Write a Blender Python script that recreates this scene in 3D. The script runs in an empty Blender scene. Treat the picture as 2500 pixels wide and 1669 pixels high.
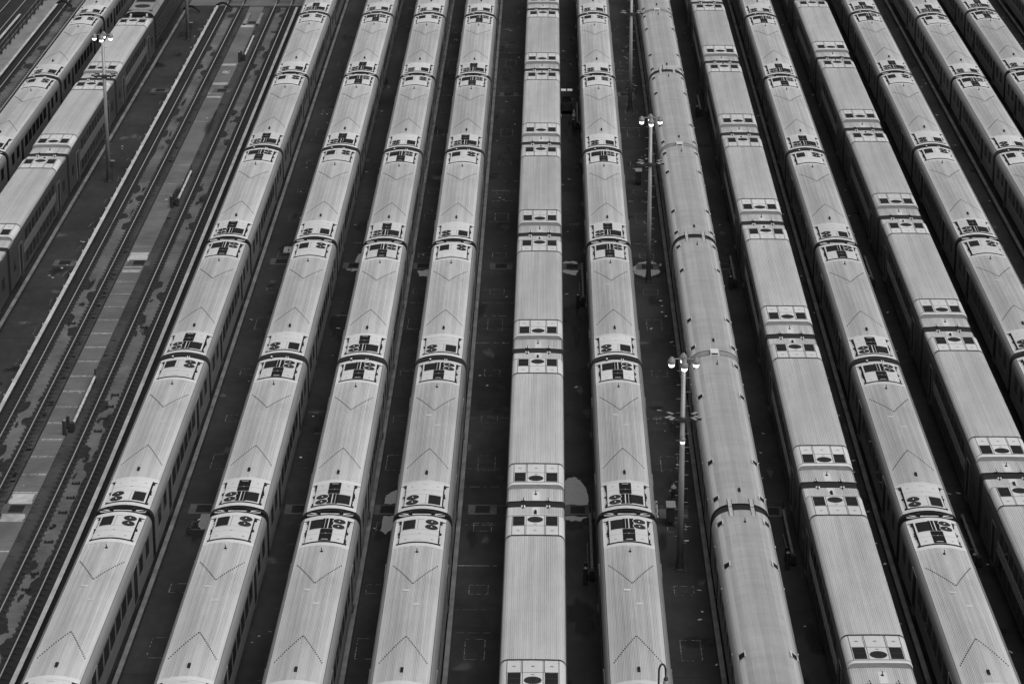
import bpy, math, random
from math import radians, sin, cos, pi, sqrt
from mathutils import Vector
random.seed(7)
S = bpy.context.scene
COL = S.collection

# ------------------------------------------------------------------ camera
THETA = 18.6
cd = bpy.data.cameras.new('camera'); cam = bpy.data.objects.new('camera', cd); COL.objects.link(cam)
cam.location = (0, 0, 61.8)
cam.rotation_euler = (radians(90 - THETA), 0, radians(0.76844))
cd.sensor_width = 36; cd.lens = 99.72; cd.clip_start = 1; cd.clip_end = 6000
S.camera = cam

# ------------------------------------------------------------------ light
SUN_EL, SUN_AZ = 55, 135      # azimuth clockwise from +Y: to the right and behind the camera
w = bpy.data.worlds.new('World'); S.world = w; w.use_nodes = True
nt = w.node_tree; nt.nodes.clear()
sky = nt.nodes.new('ShaderNodeTexSky'); sky.sky_type = 'NISHITA'; sky.sun_disc = False
sky.sun_elevation = radians(SUN_EL); sky.sun_rotation = radians(SUN_AZ)
sky.air_density = 1.0; sky.dust_density = 4.0; sky.ozone_density = 1.0
bw = nt.nodes.new('ShaderNodeRGBToBW')
bg = nt.nodes.new('ShaderNodeBackground'); bg.inputs[1].default_value = 0.098
wo = nt.nodes.new('ShaderNodeOutputWorld')
nt.links.new(sky.outputs[0], bw.inputs[0]); nt.links.new(bw.outputs[0], bg.inputs[0]); nt.links.new(bg.outputs[0], wo.inputs[0])
sd = bpy.data.lights.new('sun', 'SUN'); sd.energy = 0.8; sd.angle = radians(60); sd.color = (1, 1, 1)
sun = bpy.data.objects.new('sun', sd); COL.objects.link(sun)
sdir = Vector((sin(radians(SUN_AZ)) * cos(radians(SUN_EL)), cos(radians(SUN_AZ)) * cos(radians(SUN_EL)), sin(radians(SUN_EL))))
sun.rotation_euler = sdir.to_track_quat('Z', 'Y').to_euler()
S.view_settings.view_transform = 'Standard'; S.view_settings.look = 'None'
S.view_settings.gamma = 1; S.view_settings.exposure = 0.50
S.cycles.max_bounces = 6; S.cycles.use_denoising = True; S.cycles.denoising_prefilter = 'ACCURATE'

# ------------------------------------------------------------------ materials
class N:
    """small node-graph writer for one material"""
    def __init__(s, name, rough=0.6, metal=0.0, spec=0.5):
        s.m = bpy.data.materials.new(name); s.m.use_nodes = True
        s.t = s.m.node_tree; s.b = s.t.nodes['Principled BSDF']
        s.b.inputs['Roughness'].default_value = rough; s.b.inputs['Metallic'].default_value = metal
        s.b.inputs['Specular IOR Level'].default_value = spec
        s.tc = s.t.nodes.new('ShaderNodeTexCoord')
    def node(s, t): return s.t.nodes.new(t)
    def link(s, a, b): s.t.links.new(a, b)
    def noise(s, scale, stretch=(1, 1, 1), detail=3, rough=0.55, coord='Object'):
        mp = s.node('ShaderNodeMapping'); mp.inputs['Scale'].default_value = stretch
        s.link(s.tc.outputs[coord], mp.inputs[0])
        n = s.node('ShaderNodeTexNoise'); n.inputs['Scale'].default_value = scale
        n.inputs['Detail'].default_value = detail; n.inputs['Roughness'].default_value = rough
        s.link(mp.outputs[0], n.inputs['Vector']); return n.outputs['Fac']
    def rng(s, v, a, b, c, d, clamp=True):
        n = s.node('ShaderNodeMapRange'); n.clamp = clamp
        s.link(v, n.inputs[0])
        for i, x in enumerate((a, b, c, d)): n.inputs[1 + i].default_value = x
        return n.outputs[0]
    def math(s, op, a, b=0.0):
        n = s.node('ShaderNodeMath'); n.operation = op
        for i, x in enumerate((a, b)):
            if isinstance(x, (int, float)): n.inputs[i].default_value = x
            else: s.link(x, n.inputs[i])
        return n.outputs[0]
    def axis(s, k, coord='Object'):
        n = s.node('ShaderNodeSeparateXYZ'); s.link(s.tc.outputs[coord], n.inputs[0]); return n.outputs[k]
    def rand(s):
        return s.node('ShaderNodeObjectInfo').outputs['Random']
    def color(s, v):
        c = s.node('ShaderNodeCombineColor')
        for i in range(3): s.link(v, c.inputs[i])
        s.link(c.outputs[0], s.b.inputs['Base Color']); return s.m
    def bump(s, v, strength=0.3, dist=0.02):
        n = s.node('ShaderNodeBump'); n.inputs['Strength'].default_value = strength; n.inputs['Distance'].default_value = dist
        s.link(v, n.inputs['Height']); s.link(n.outputs[0], s.b.inputs['Normal'])

def simple(name, g, rough=0.6, metal=0.0, var=0.15, scale=3.0, spec=0.5, stretch=(1, 1, 1)):
    n = N(name, rough, metal, spec)
    v = n.rng(n.noise(scale, stretch), 0.3, 0.7, g * (1 - var), g * (1 + var))
    return n.color(v)

def roof_material(name, g, streak=0.16, blotch=0.10, rough=0.42, spec=0.4, metal=0.0):
    n = N(name, rough, metal, spec)
    a = n.rng(n.noise(4.5, (1, 0.010, 1), 5, 0.7), 0.3, 0.7, 1 - streak, 1 + streak)
    b = n.rng(n.noise(0.35, (1, 0.5, 1), 4, 0.6), 0.3, 0.7, 1 - blotch, 1 + blotch)
    c = n.rng(n.noise(26, (1, 0.4, 1), 2), 0.35, 0.75, 1.03, 0.95)
    c = n.math('MULTIPLY', c, n.rng(n.noise(0.9, (1, 0.25, 1), 6, 0.75), 0.60, 0.78, 1.0, 0.80))
    b = n.math('MULTIPLY', b, n.rng(n.noise(1.1, (1, 0.02, 1), 3, 0.6), 0.3, 0.7, 1 - streak * 0.5, 1 + streak * 0.5))
    r = n.rng(n.rand(), 0, 1, 0.90, 1.06)
    return n.color(n.math('MULTIPLY', n.math('MULTIPLY', n.math('MULTIPLY', a, b), n.math('MULTIPLY', c, r)), g))

M = {}
M['roof'] = roof_material('ribbed roof steel', 0.70, 0.20, 0.10, metal=0.5)
M['groove'] = roof_material('dirt in the roof grooves', 0.42, 0.4, 0.2, 0.8, 0.2)
M['plate'] = roof_material('painted roof plate', 0.60, 0.05, 0.06)
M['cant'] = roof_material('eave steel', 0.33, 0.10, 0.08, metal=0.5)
M['bilevel roof'] = roof_material('bilevel roof steel', 0.64, 0.14, 0.10, metal=0.45)
M['bilevel groove'] = roof_material('dirt in the bilevel roof grooves', 0.40, 0.3, 0.2, 0.8, 0.2)
M['seam'] = simple('black sealing strip', 0.02, 0.7, spec=0.12)
M['well'] = simple('dark recess', 0.05, 0.8, var=0.5, scale=6, spec=0.12)  # dark colour on the recess floors, their end walls and thin seam lines
M['rubber'] = simple('black bellows rubber', 0.018, 0.45, spec=0.12)
M['unit'] = roof_material('white unit cover', 0.60, 0.02, 0.05)
M['panel'] = simple('black hatch panel', 0.016, 0.8, spec=0.03)
M['grille'] = None
n = N('black louvre grille', 0.7, 0.0, 0.08)
wv = n.math('SINE', n.math('MULTIPLY', n.axis(0), 150.0))
M['grille'] = n.color(n.rng(wv, -1, 1, 0.008, 0.030))
M['fan'] = simple('grey fan guard', 0.035, 0.8, spec=0.03, var=0.3, scale=9)
M['white'] = simple('white enamel', 0.72, 0.4, var=0.05)
M['trim'] = simple('bare bright trim', 0.55, 0.3, metal=0.6, var=0.1)
M['bracket'] = simple('greasy black bracket', 0.02, 0.6, var=0.5, scale=12, spec=0.12)
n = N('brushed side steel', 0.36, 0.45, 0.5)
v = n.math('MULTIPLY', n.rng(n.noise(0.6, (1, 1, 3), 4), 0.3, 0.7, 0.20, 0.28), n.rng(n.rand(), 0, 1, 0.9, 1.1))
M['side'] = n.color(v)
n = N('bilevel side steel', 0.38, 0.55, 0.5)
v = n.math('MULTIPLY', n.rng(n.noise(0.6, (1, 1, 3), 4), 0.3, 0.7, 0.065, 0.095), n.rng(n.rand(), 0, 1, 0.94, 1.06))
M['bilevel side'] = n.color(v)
M['fluting'] = simple('bright fluting rib', 0.32, 0.35, metal=0.3)
M['end'] = simple('soot dark car end', 0.022, 0.5, spec=0.12)  # even dark colour for car ends, doors and locomotive sides
M['glass'] = simple('dark window glass', 0.008, 0.10, spec=0.25)
M['under'] = simple('grimy underframe', 0.022, 0.8, var=0.5)
n = N('round roof steel', 0.42, 0.55, 0.4)
pn = n.math('FLOOR', n.math('DIVIDE', n.math('ADD', n.axis(0), 0.17), 0.34))
hsh = n.math('FRACT', n.math('MULTIPLY', n.math('SINE', n.math('MULTIPLY', pn, 12.9)), 43.7))
b = n.rng(n.noise(0.5, (1, 0.6, 1), 4, 0.6), 0.3, 0.7, 0.90, 1.10)
st = n.rng(n.noise(5, (1, 0.02, 1), 3), 0.3, 0.7, 0.95, 1.05)
st = n.math('MULTIPLY', st, n.rng(n.math('FRACT', n.math('DIVIDE', n.axis(1), 0.62)), 0.0, 0.09, 0.94, 1.0))
st = n.math('MULTIPLY', st, n.rng(n.noise(1.4, (0.25, 1.6, 1), 4, 0.65), 0.3, 0.7, 0.90, 1.08))
M['round roof'] = n.color(n.math('MULTIPLY', n.math('MULTIPLY', b, st), n.rng(hsh, 0, 1, 0.50, 0.59)))
M['eave'] = roof_material('pale eave band', 0.66, 0.05, 0.06, metal=0.5)
M['cover'] = simple('grey canvas cover', 0.22, 0.8)
# ground
n = N('stained asphalt', 0.85, 0.0, 0.25)
a = n.rng(n.noise(0.16, (1, 0.7, 1), 6, 0.65), 0.3, 0.7, 0.5, 1.5)
b = n.rng(n.noise(1.6, (1, 0.5, 1), 4, 0.65), 0.3, 0.75, 1.2, 0.8)
c = n.rng(n.noise(28, (1, 1, 1), 2), 0.3, 0.7, 0.82, 1.18)
yj = n.math('FRACT', n.math('DIVIDE', n.math('ADD', n.axis(1), n.math('MULTIPLY', n.noise(0.8), 0.06)), 2.968))
j = n.rng(yj, 0.0, 0.034, 0.15, 1.0)
jm = n.math('ADD', j, n.rng(n.noise(0.25, (0.6, 1, 1), 2), 0.42, 0.6, 0.9, 0.0)); jm = n.math('MINIMUM', jm, 1.0)
M['asphalt'] = n.color(n.math('MULTIPLY', n.math('MULTIPLY', n.math('MULTIPLY', a, b), n.math('MULTIPLY', c, jm)), 0.031))
n.bump(n.noise(14), 0.25, 0.01)
def concrete(name, g, dirt=0.45, streakx=True, rough=0.85):
    n = N(name, rough, 0.0, 0.3)
    a = n.rng(n.noise(0.35, (1, 0.6, 1), 5, 0.65), 0.32, 0.68, 1 - dirt, 1 + dirt * 0.5)
    b = n.rng(n.noise(2.2, (0.35, 2.2, 1) if streakx else (1, 1, 1), 4, 0.65), 0.3, 0.7, 0.82, 1.15)
    c = n.rng(n.noise(40), 0.3, 0.7, 0.9, 1.1)
    n.bump(n.noise(30), 0.2, 0.01)
    return n.color(n.math('MULTIPLY', n.math('MULTIPLY', a, n.math('MULTIPLY', b, c)), g))
M['slab'] = concrete('grey lane slab', 0.135, 0.3)
M['track slab'] = concrete('pale track slab', 0.13, 0.5)
M['bed'] = concrete('oily track bed', 0.024, 0.5)
M['shoulder'] = concrete('tie shoulder with streaks', 0.052, 0.5)
M['walkway'] = concrete('walkway concrete', 0.22, 0.35)
M['collar'] = concrete('drain collar concrete', 0.10, 0.4, False)
M['paint patch'] = concrete('worn white paint patch', 0.40, 0.45, False)
M['stain'] = concrete('oil stain', 0.020, 0.3, False, 0.55)
def soft_material(name, g, rough=0.6, lo=0.25, hi=0.6, k=0.9, scale=3.5, most=1.0, stretch=(1, 1, 1)):
    n = N(name, rough, 0.0, 0.2)
    at_ = n.node('ShaderNodeAttribute'); at_.attribute_name = 'edge'
    f = n.math('ADD', at_.outputs['Fac'], n.math('MULTIPLY', n.math('SUBTRACT', n.noise(scale, stretch, 6, 0.7), 0.5), k * 2))
    n.link(n.rng(f, lo, hi, 0.0, most), n.b.inputs['Alpha'])
    return n.color(n.rng(n.noise(6), 0.3, 0.7, g * 0.75, g * 1.25))
M['soft stain'] = soft_material('soaked oil stain', 0.018, 0.6, 0.15, 0.60, 0.40, 3.2)
M['soft damp dark'] = soft_material('damp and darker ground', 0.014, 0.5, 0.1, 1.0, 0.35, 1.2, 0.75)  # shared by damp spots and the darker right edge of the paved lane
M['soft grime'] = soft_material('grime along the rails', 0.022, 0.8, 0.15, 0.95, 0.45, 3.0, 0.85, (1, .5, 1))
M['soft pale'] = soft_material('washed pale dust', 0.30, 0.8, 0.2, 1.0, 0.8, 2.5, 0.22)
M['chalk'] = concrete('worn pale line', 0.27, 0.5, False)
M['chalk bright'] = concrete('pale joint filler', 0.36, 0.5, False)
M['tie'] = simple('creosoted tie', 0.018, 0.85, var=0.4, scale=5)
M['rail'] = simple('polished rail head', 0.95, 0.16, metal=1.0, var=0.1)
M['rail side'] = simple('rusty rail web', 0.03, 0.8)
n = N('weathered cover board', 0.75, 0.0, 0.3)
seg = n.math('FLOOR', n.math('DIVIDE', n.axis(1), 3.05))
hs = n.math('FRACT', n.math('MULTIPLY', n.math('SINE', n.math('MULTIPLY', seg, 7.31)), 93.1))
a = n.rng(n.noise(0.9, (1, 1, 1), 5, 0.65), 0.35, 0.7, 1.12, 0.72)
jt = n.rng(n.math('FRACT', n.math('DIVIDE', n.axis(1), 3.05)), 0.0, 0.012, 0.35, 1.0)
sp = n.rng(n.noise(9), 0.62, 0.72, 1.0, 0.6)
M['board'] = n.color(n.math('MULTIPLY', n.math('MULTIPLY', n.math('MULTIPLY', a, jt), sp), n.rng(hs, 0, 1, 0.44, 0.54)))
M['old board'] = simple('grey weathered cover board', 0.15, 0.8, var=0.4, scale=0.8)
n = N('still rain water', 0.04, 0.0, 1.0); n.b.inputs['IOR'].default_value = 2.0
M['water'] = n.color(n.rng(n.noise(2.0), 0.3, 0.7, 0.11, 0.14))  # pale base colour stands in for part of the reflected sky
M['galv'] = simple('galvanised pole steel', 0.28, 0.45, metal=0.35, var=0.15, stretch=(1, 1, 0.2))
M['dark metal'] = simple('dark bracket metal', 0.03, 0.5)
M['lamp grey'] = simple('lamp housing grey', 0.19, 0.5)
n = N('lit lamp glass', 0.4); n.b.inputs['Emission Color'].default_value = (1, 1, 1, 1); n.b.inputs['Emission Strength'].default_value = 2.2
M['lit'] = n.color(n.rng(n.noise(3), 0, 1, 0.8, 0.85))
M['pvc'] = simple('pale insulated pipe', 0.52, 0.5, var=0.2, scale=2)
M['dull pipe'] = simple('dull grey pipe', 0.16, 0.6, var=0.3, scale=2)
M['iron'] = simple('black cast iron', 0.022, 0.6)
M['sack'] = simple('pale plastic sheet', 0.42, 0.4, var=0.3, scale=6)
M['litter'] = simple('paper litter', 0.5, 0.7)

# ------------------------------------------------------------------ mesh helpers
class MB:
    def __init__(s): s.v = []; s.f = []; s.k = []; s.e = None
    def soft(s, pts, c, inner=0.6):
        """blob whose worn rim fades out: a fan, an inner ring, and a rim"""
        if s.e is None: s.e = []
        b = len(s.v); n = len(pts); z = c[2]
        s.v += [c] + [(c[0] + (p[0] - c[0]) * inner, c[1] + (p[1] - c[1]) * inner, z) for p in pts] + [(p[0], p[1], z) for p in pts]
        s.e += [1.0] * (n + 1) + [0.0] * n
        for i in range(n):
            j = (i + 1) % n
            s.f.append((b, b + 1 + i, b + 1 + j)); s.k.append(0); s.f.append((b + 1 + i, b + 1 + n + i, b + 1 + n + j, b + 1 + j)); s.k.append(0)
    def quad(s, pts, k=0):
        b = len(s.v); s.v += [tuple(p) for p in pts]; s.f.append(tuple(range(b, b + len(pts)))); s.k.append(k)
    def box(s, x0, x1, y0, y1, z0, z1, k=0, ktop=None):
        if x0 > x1: x0, x1 = x1, x0
        if y0 > y1: y0, y1 = y1, y0
        b = len(s.v)
        s.v += [(x0, y0, z0), (x1, y0, z0), (x1, y1, z0), (x0, y1, z0), (x0, y0, z1), (x1, y0, z1), (x1, y1, z1), (x0, y1, z1)]
        for q in ((0, 3, 2, 1), (4, 5, 6, 7), (0, 1, 5, 4), (1, 2, 6, 5), (2, 3, 7, 6), (3, 0, 4, 7)):
            s.f.append(tuple(b + i for i in q)); s.k.append(k)
        if ktop is not None: s.k[-5] = ktop
    def strip(s, prof, y0, y1, ks=0, drop=0.0):
        """extrude an open (x,z) profile along y; ks is one material or one per segment"""
        b = len(s.v); m = len(prof)
        s.v += [(x, y0, z) for x, z in prof] + [(x, y1, z) for x, z in prof]
        for i in range(m - 1):
            s.f.append((b + i, b + m + i, b + m + i + 1, b + i + 1)); s.k.append(ks if isinstance(ks, int) else ks[i])
    def cap(s, prof, y, k=0, flip=False):
        p = [(x, y, z) for x, z in prof]
        s.quad(p[::-1] if flip else p, k)
    def cyl(s, p0, p1, r0, r1=None, n=12, k=0, caps=True, kcap=None):
        r1 = r0 if r1 is None else r1
        p0 = Vector(p0); p1 = Vector(p1); d = (p1 - p0).normalized()
        a = d.orthogonal().normalized(); c = d.cross(a)
        b = len(s.v)
        for p, r in ((p0, r0), (p1, r1)):
            for i in range(n):
                t = 2 * pi * i / n; s.v.append(tuple(p + (a * cos(t) + c * sin(t)) * r))
        for i in range(n):
            j = (i + 1) % n; s.f.append((b + i, b + j, b + n + j, b + n + i)); s.k.append(k)
        if caps:
            s.f.append(tuple(b + i for i in range(n))[::-1]); s.k.append(k)
            s.f.append(tuple(b + n + i for i in range(n))); s.k.append(k if kcap is None else kcap)
    def lathe(s, prof, c=(0, 0, 0), n=16, ks=0):
        b = len(s.v); m = len(prof)
        for r, z in prof:
            for i in range(n):
                t = 2 * pi * i / n; s.v.append((c[0] + r * cos(t), c[1] + r * sin(t), c[2] + z))
        for q in range(m - 1):
            for i in range(n):
                j = (i + 1) % n
                s.f.append((b + q * n + i, b + q * n + j, b + (q + 1) * n + j, b + (q + 1) * n + i)); s.k.append(ks if isinstance(ks, int) else ks[q])
    def tube(s, pts, r, n=8, k=0):
        for a, b in zip(pts, pts[1:]): s.cyl(a, b, r, r, n, k)
    def mesh(s, name, mats, smooth=False):
        me = bpy.data.meshes.new(name); me.from_pydata(s.v, [], s.f)
        for m in (mats if isinstance(mats, (list, tuple)) else [mats]): me.materials.append(M[m])
        me.polygons.foreach_set('material_index', s.k)
        if s.e is not None:
            at_ = me.attributes.new('edge', 'FLOAT', 'POINT'); at_.data.foreach_set('value', s.e)
        if smooth: me.polygons.foreach_set('use_smooth', [True] * len(s.f))
        me.update(); return me

def link(name, data, parent=None, loc=(0, 0, 0), rz=0.0, label=None):
    o = bpy.data.objects.new(name, data); COL.objects.link(o)
    o.location = loc
    if rz: o.rotation_euler = (0, 0, rz)
    if parent is not None: o.parent = parent
    if label: o['label'] = label
    return o
def tag(o, label, cat, group=None, kind=None):
    o['label'] = label; o['category'] = cat
    if group: o['group'] = group
    if kind: o['kind'] = kind
    return o
def struct(name, data):
    o = link(name, data); o['kind'] = 'structure'; return o
def thing(name, label, cat, loc=(0, 0, 0), rz=0.0, group=None):
    return tag(link(name, None, None, loc, rz), label, cat, group)

# ------------------------------------------------------------------ ground
def sheet(x0, x1, y0, y1, z, mat, name):
    b = MB(); b.quad([(x0, y0, z), (x1, y0, z), (x1, y1, z), (x0, y1, z)]); return struct(name, b.mesh(name, mat))
sheet(-900, 900, -300, 2500, 0.0, 'asphalt', 'ground')

def ragged(x0, x1, y0, y1, z, jag=0.12, step=0.25, thick=0.0):
    """sheet running along y with worn, uneven long edges"""
    b = MB(); y = y0; prev = None
    ph = random.random() * 9
    while y <= y1 + 1e-6:
        f = 0.6 * sin(y * 0.9 + ph) + 0.4 * sin(y * 2.3 + ph * 2)
        L = (x0 + jag * (0.35 * f + random.uniform(-0.5, 0.5)), y, z); R = (x1 + jag * (0.35 * sin(y * 0.7 + ph * 3) + random.uniform(-0.5, 0.5)), y, z)
        if prev: b.quad([prev[0], prev[1], R, L])
        prev = (L, R); y += step
    return b
TRK = {'far': -56.4, 'outer': -50.2, 'a': -45.1, 'b': -39.8, 'one': -33.15, 'two': -28.05}
# oily beds of the two empty tracks with the slab between the rails, the paved lane between the tracks
sheet(-35.0, -31.56, 110, 294, 0.004, 'bed', 'track_bed')
sheet(-29.15, -26.1, 110, 294, 0.004, 'bed', 'track_bed')
struct('track_bed', ragged(-52.0, -47.0, 190, 300, 0.004, 0.2).mesh('track_bed', 'bed'))
struct('track_bed', ragged(-62.0, -53.6, 200, 320, 0.004, 0.2).mesh('track_bed', 'bed'))
struct('track_slab', ragged(-33.62, -32.66, 110, 293, 0.030, 0.05).mesh('track_slab', 'track slab'))
struct('track_slab', ragged(-28.52, -27.60, 110, 293, 0.030, 0.05).mesh('track_slab', 'track slab'))
struct('track_slab', ragged(-50.55, -47.2, 190, 300, 0.030, 0.35).mesh('track_slab', 'track slab'))
sheet(-32.05, -31.58, 110, 293, 0.012, 'shoulder', 'track_shoulder'); sheet(-31.62, -31.49, 110, 293, 0.0165, 'seam', 'lane_gap')
b = MB(); b.box(-31.50, -29.98, 110, 293.5, -0.05, 0.05); struct('paved_lane', b.mesh('paved_lane', 'slab'))
struct('track_shoulder', ragged(-29.96, -29.25, 110, 293, 0.012, 0.06).mesh('track_shoulder', 'shoulder'))
b = MB(); b.box(-38.0, -24.5, 294.0, 330, -0.05, 0.055); struct('crossing_pavement', b.mesh('crossing_pavement', 'slab'))
b = MB(); b.box(-53.55, -52.05, 190, 320, -0.05, 0.16); struct('walkway', b.mesh('walkway', 'walkway'))

def blob(cx, cy, rx, ry, z, n=26, rough=0.35):
    ph = [random.uniform(0, 6.28) for _ in range(5)]
    pts = []
    for i in range(n):
        t = 2 * pi * i / n
        r = 1 + rough * (0.5 * sin(2 * t + ph[0]) + 0.35 * sin(3 * t + ph[1]) + 0.3 * sin(5 * t + ph[2]) + 0.25 * sin(8 * t + ph[3])) + random.uniform(-.06, .06)
        pts.append((cx + rx * r * cos(t), cy + ry * r * sin(t), z))
    return pts
stains = MB()
for base in range(-3, 6):
    for oy in (170.1, 162.2):
        y = oy + 25.9 * base
        for X in (-33.15, -28.05, -49.55):
            if X == -49.55 and y < 215: continue
            if y > 292 or y < 112: continue
            dx = 0.38
            for s_, yy in ((-1, y), (1, y - 2.6)):
                stains.soft(blob(X + s_ * (dx + .05), yy, random.uniform(.40, .52), random.uniform(1.0, 1.4), 0.034 + 0.0006 * random.random(), rough=0.22), (X + s_ * (dx + .05), yy, 0.0343), .72)
                for q in range(1):
                    qx, qy = X + random.uniform(-.35, .35), yy + random.uniform(-2.2, 2.2); stains.soft(blob(qx, qy, random.uniform(.05, .16), random.uniform(.2, .8), 0.036 + 0.0005 * q), (qx, qy, .0362 + .0005 * q))
struct('oil_stain', stains.mesh('oil_stain', 'soft stain'))
gr = MB(); dp = MB(); pl = MB()
for i in range(26):
    X = random.choice((-33.58, -32.70, -28.48, -27.64)); y = random.uniform(125, 290); w_ = random.uniform(.06, .15); l_ = random.uniform(.5, 2.2); z = .0385 + .0004 * (i % 9)
    gr.soft(blob(X, y, w_, l_, z, 18), (X, y, z), .4)
for i in range(3):  # soft darker patches along the right edge of the paved lane
    X = random.uniform(-30.2, -29.9); y = random.uniform(125, 290); z = .0562 + .0003 * (i % 9); w_ = random.uniform(.15, .45); l_ = random.uniform(.8, 3.5)
    dp.soft(blob(X, y, w_, l_, z, 18), (X, y, z), .3)
for (y0, y1) in ((203, 221), (228, 264)):  # longer darker patches forming a soft band on the same edge
    for q in range(2):
        X = -29.95 + random.uniform(-.2, .2); y = random.uniform(y0, y1); z = .0592 + .0003 * (q % 9); dp.soft(blob(X, y, random.uniform(.35, .6), random.uniform(2, 4), z, 18, .15), (X, y, z), .2)
for i in range(190):
    X = random.choice((-36.3, -36.3, -19.9, -14.4, -9.2, -3.7, -3.7, 1.8, 7.4, 13, 18.2, 23.4, 34.3)) + random.uniform(-1.3, 1.3); y = random.uniform(122, 292); z = .0012 + .0002 * (i % 9)
    (dp if i % 3 else pl).soft(blob(X, y, random.uniform(.2, .8), random.uniform(.4, 2.6) * (1 if i % 3 else .5), z, 22), (X, y, z), .25)
for i in range(14):
    X = random.choice((-33.15, -28.05)) + random.uniform(-.3, .3); y = random.uniform(122, 292); z = .0422 + .0003 * (i % 9)
    (pl if i % 4 == 0 else gr).soft(blob(X, y, random.uniform(.1, .4), random.uniform(.3, 2.0), z, 18), (X, y, z), .3)
struct('grime', gr.mesh('grime', 'soft grime')); struct('damp_dark_patch', dp.mesh('damp_dark_patch', 'soft damp dark')); struct('pale_dust', pl.mesh('pale_dust', 'soft pale'))
# smaller dark streaks across the shoulders
sm = MB()
for i in range(520):
    y = random.uniform(125, 290)
    x0 = random.choice((-32.03, -32.03, -29.94))
    sm.quad([(x0, y, .0165), (x0 + random.uniform(.15, .45), y, .0165), (x0 + random.uniform(.15, .45), y + random.uniform(.08, .3), .0165), (x0, y + random.uniform(.08, .3), .0165)])
struct('tie_streak', sm.mesh('tie_streak', 'stain'))

# pale joint filler lines and chalked outlines on the lanes
def worn_line(bm, x0, y0, x1, y1, wdt, z, gap=0.15, step=0.12):
    d = Vector((x1 - x0, y1 - y0)); L = d.length; d.normalize(); nrm = Vector((-d.y, d.x)); t = 0
    while t < L:
        e = min(L, t + step)
        if random.random() > gap:
            a = wdt * random.uniform(0.35, 1.0)
            p = [Vector((x0, y0)) + d * t - nrm * a / 2, Vector((x0, y0)) + d * e - nrm * a / 2, Vector((x0, y0)) + d * e + nrm * a / 2, Vector((x0, y0)) + d * t + nrm * a / 2]
            bm.quad([(q.x, q.y, z) for q in p])
        t = e
jl = MB()
for k in range(46):
    y = 155.3 + 2.968 * (k - 10)
    if 130 < y < 292 and random.random() < (0.95 if y < 200 else 0.35):
        worn_line(jl, -31.46, y, -30.02, y, 0.20 if y < 200 else 0.12, 0.054, 0.06)
        if y < 190: worn_line(jl, -31.46, y - 0.2, -30.02, y - .2, 0.07, 0.054, 0.3)
struct('joint_filler_line', jl.mesh('joint_filler_line', 'chalk bright'))
cl = MB()
for (X0, X1) in ((-4.2, -3.18), (6.86, 7.9), (-20.35, -19.35), (-9.75, -8.75)):
    for k in range(18):
        y = 132.6 + 8.92 * k; h = 2.5 if k % 3 == 0 else 1.2
        o = 0 if k % 3 == 0 else -0.6
        if y > 292: continue
        for seg in ((X0, y + o, X1, y + o), (X0, y + o + h, X1, y + o + h), (X0, y + o, X0, y + o + h), (X1, y + o, X1, y + o + h)):
            worn_line(cl, *seg, 0.05, 0.004, 0.38)
for k in range(60):
    y = 124 + 2.968 * k + 0.03
    for (X0, X1, pr) in ((-5.2, -2.2, .55), (-14.9, -13.3, .45), (-10, -8.4, .25), (6.2, 8.4, .10)):
        if random.random() < pr:
            a = random.uniform(X0, X0 + .5); c = random.uniform(X1 - .8, X1)
            worn_line(cl, a, y, c, y, random.choice((.04, .06, .14)), 0.004, 0.35, 0.2)
for k in range(24):
    worn_line(cl, -34.9 + random.uniform(-.9, -.5), 132 + 6.6 * k, -35.5, 133.5 + 6.6 * k, .05, .004, .5)
struct('chalk_line', cl.mesh('chalk_line', 'chalk'))
pp = MB()
for (y0, y1) in ((153.5, 155.1), (150.75, 152.1), (201.9, 204.2), (199.1, 199.8), (200.35, 200.62), (258.2, 259.2), (253.2, 253.8), (266.2, 267.0), (283.4, 284.5)):
    g = ragged(-31.42, -30.06, y0, y1, 0.0535, 0.12, max(0.1, (y1 - y0) / 6))
    off = len(pp.v); pp.v += g.v; pp.f += [tuple(i + off for i in f) for f in g.f]; pp.k += g.k
pp.quad(blob(6.1, 255.0, 0.45, 0.55, 0.005))
struct('paint_patch', pp.mesh('paint_patch', 'paint patch'))

# puddles
def puddle(pts, z=0.006):
    out = []
    for (a, c) in zip(pts, pts[1:] + pts[:1]):
        for t in (0, .2, .4, .6, .8):
            x = a[0] + (c[0] - a[0]) * t; y = a[1] + (c[1] - a[1]) * t
            if 0 < t: x += random.uniform(-.05, .05); y += random.uniform(-.13, .13)
            out.append((x, y, z))
    b = MB(); b.quad(out); struct('puddle', b.mesh('puddle', 'water'))
puddle([(0.95, 153.85), (2.38, 153.95), (2.4, 155.2), (2.2, 156.9), (1.95, 157.9), (1.61, 158.3), (1.3, 158.2), (.95, 157.6)])
puddle([(0.95, 151.55), (1.5, 151.4), (1.9, 151.35), (2.2, 151.9), (2.42, 152.1), (0.95, 152.1)])
puddle([(1.0, 201.9), (2.2, 201.9), (2.1, 202.4), (1.3, 202.6)]); puddle([(1.0, 199.95), (1.3, 199.4), (2.02, 199.0), (2.19, 200.2), (1.0, 200.3)])
puddle([(6.33, 199.5), (7.06, 198.6), (7.9, 199.1), (8.23, 199.9), (8.2, 200.5), (6.9, 200.5), (6.7, 201.9), (8.19, 201.9), (7.51, 202.7), (6.73, 202.3), (6.2, 200.9)])
puddle([(-9.5, 153.9), (-8.6, 153.9), (-8.6, 156.3), (-9.05, 155.95), (-9.5, 155.3)]); puddle([(-9.45, 152.0), (-8.7, 152.0), (-8.9, 149.8), (-9.2, 149.3), (-9.5, 149.8)])
puddle([(-9.7, 200.0), (-8.8, 200.2), (-8.8, 198.6), (-9.43, 198.6)])
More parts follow.
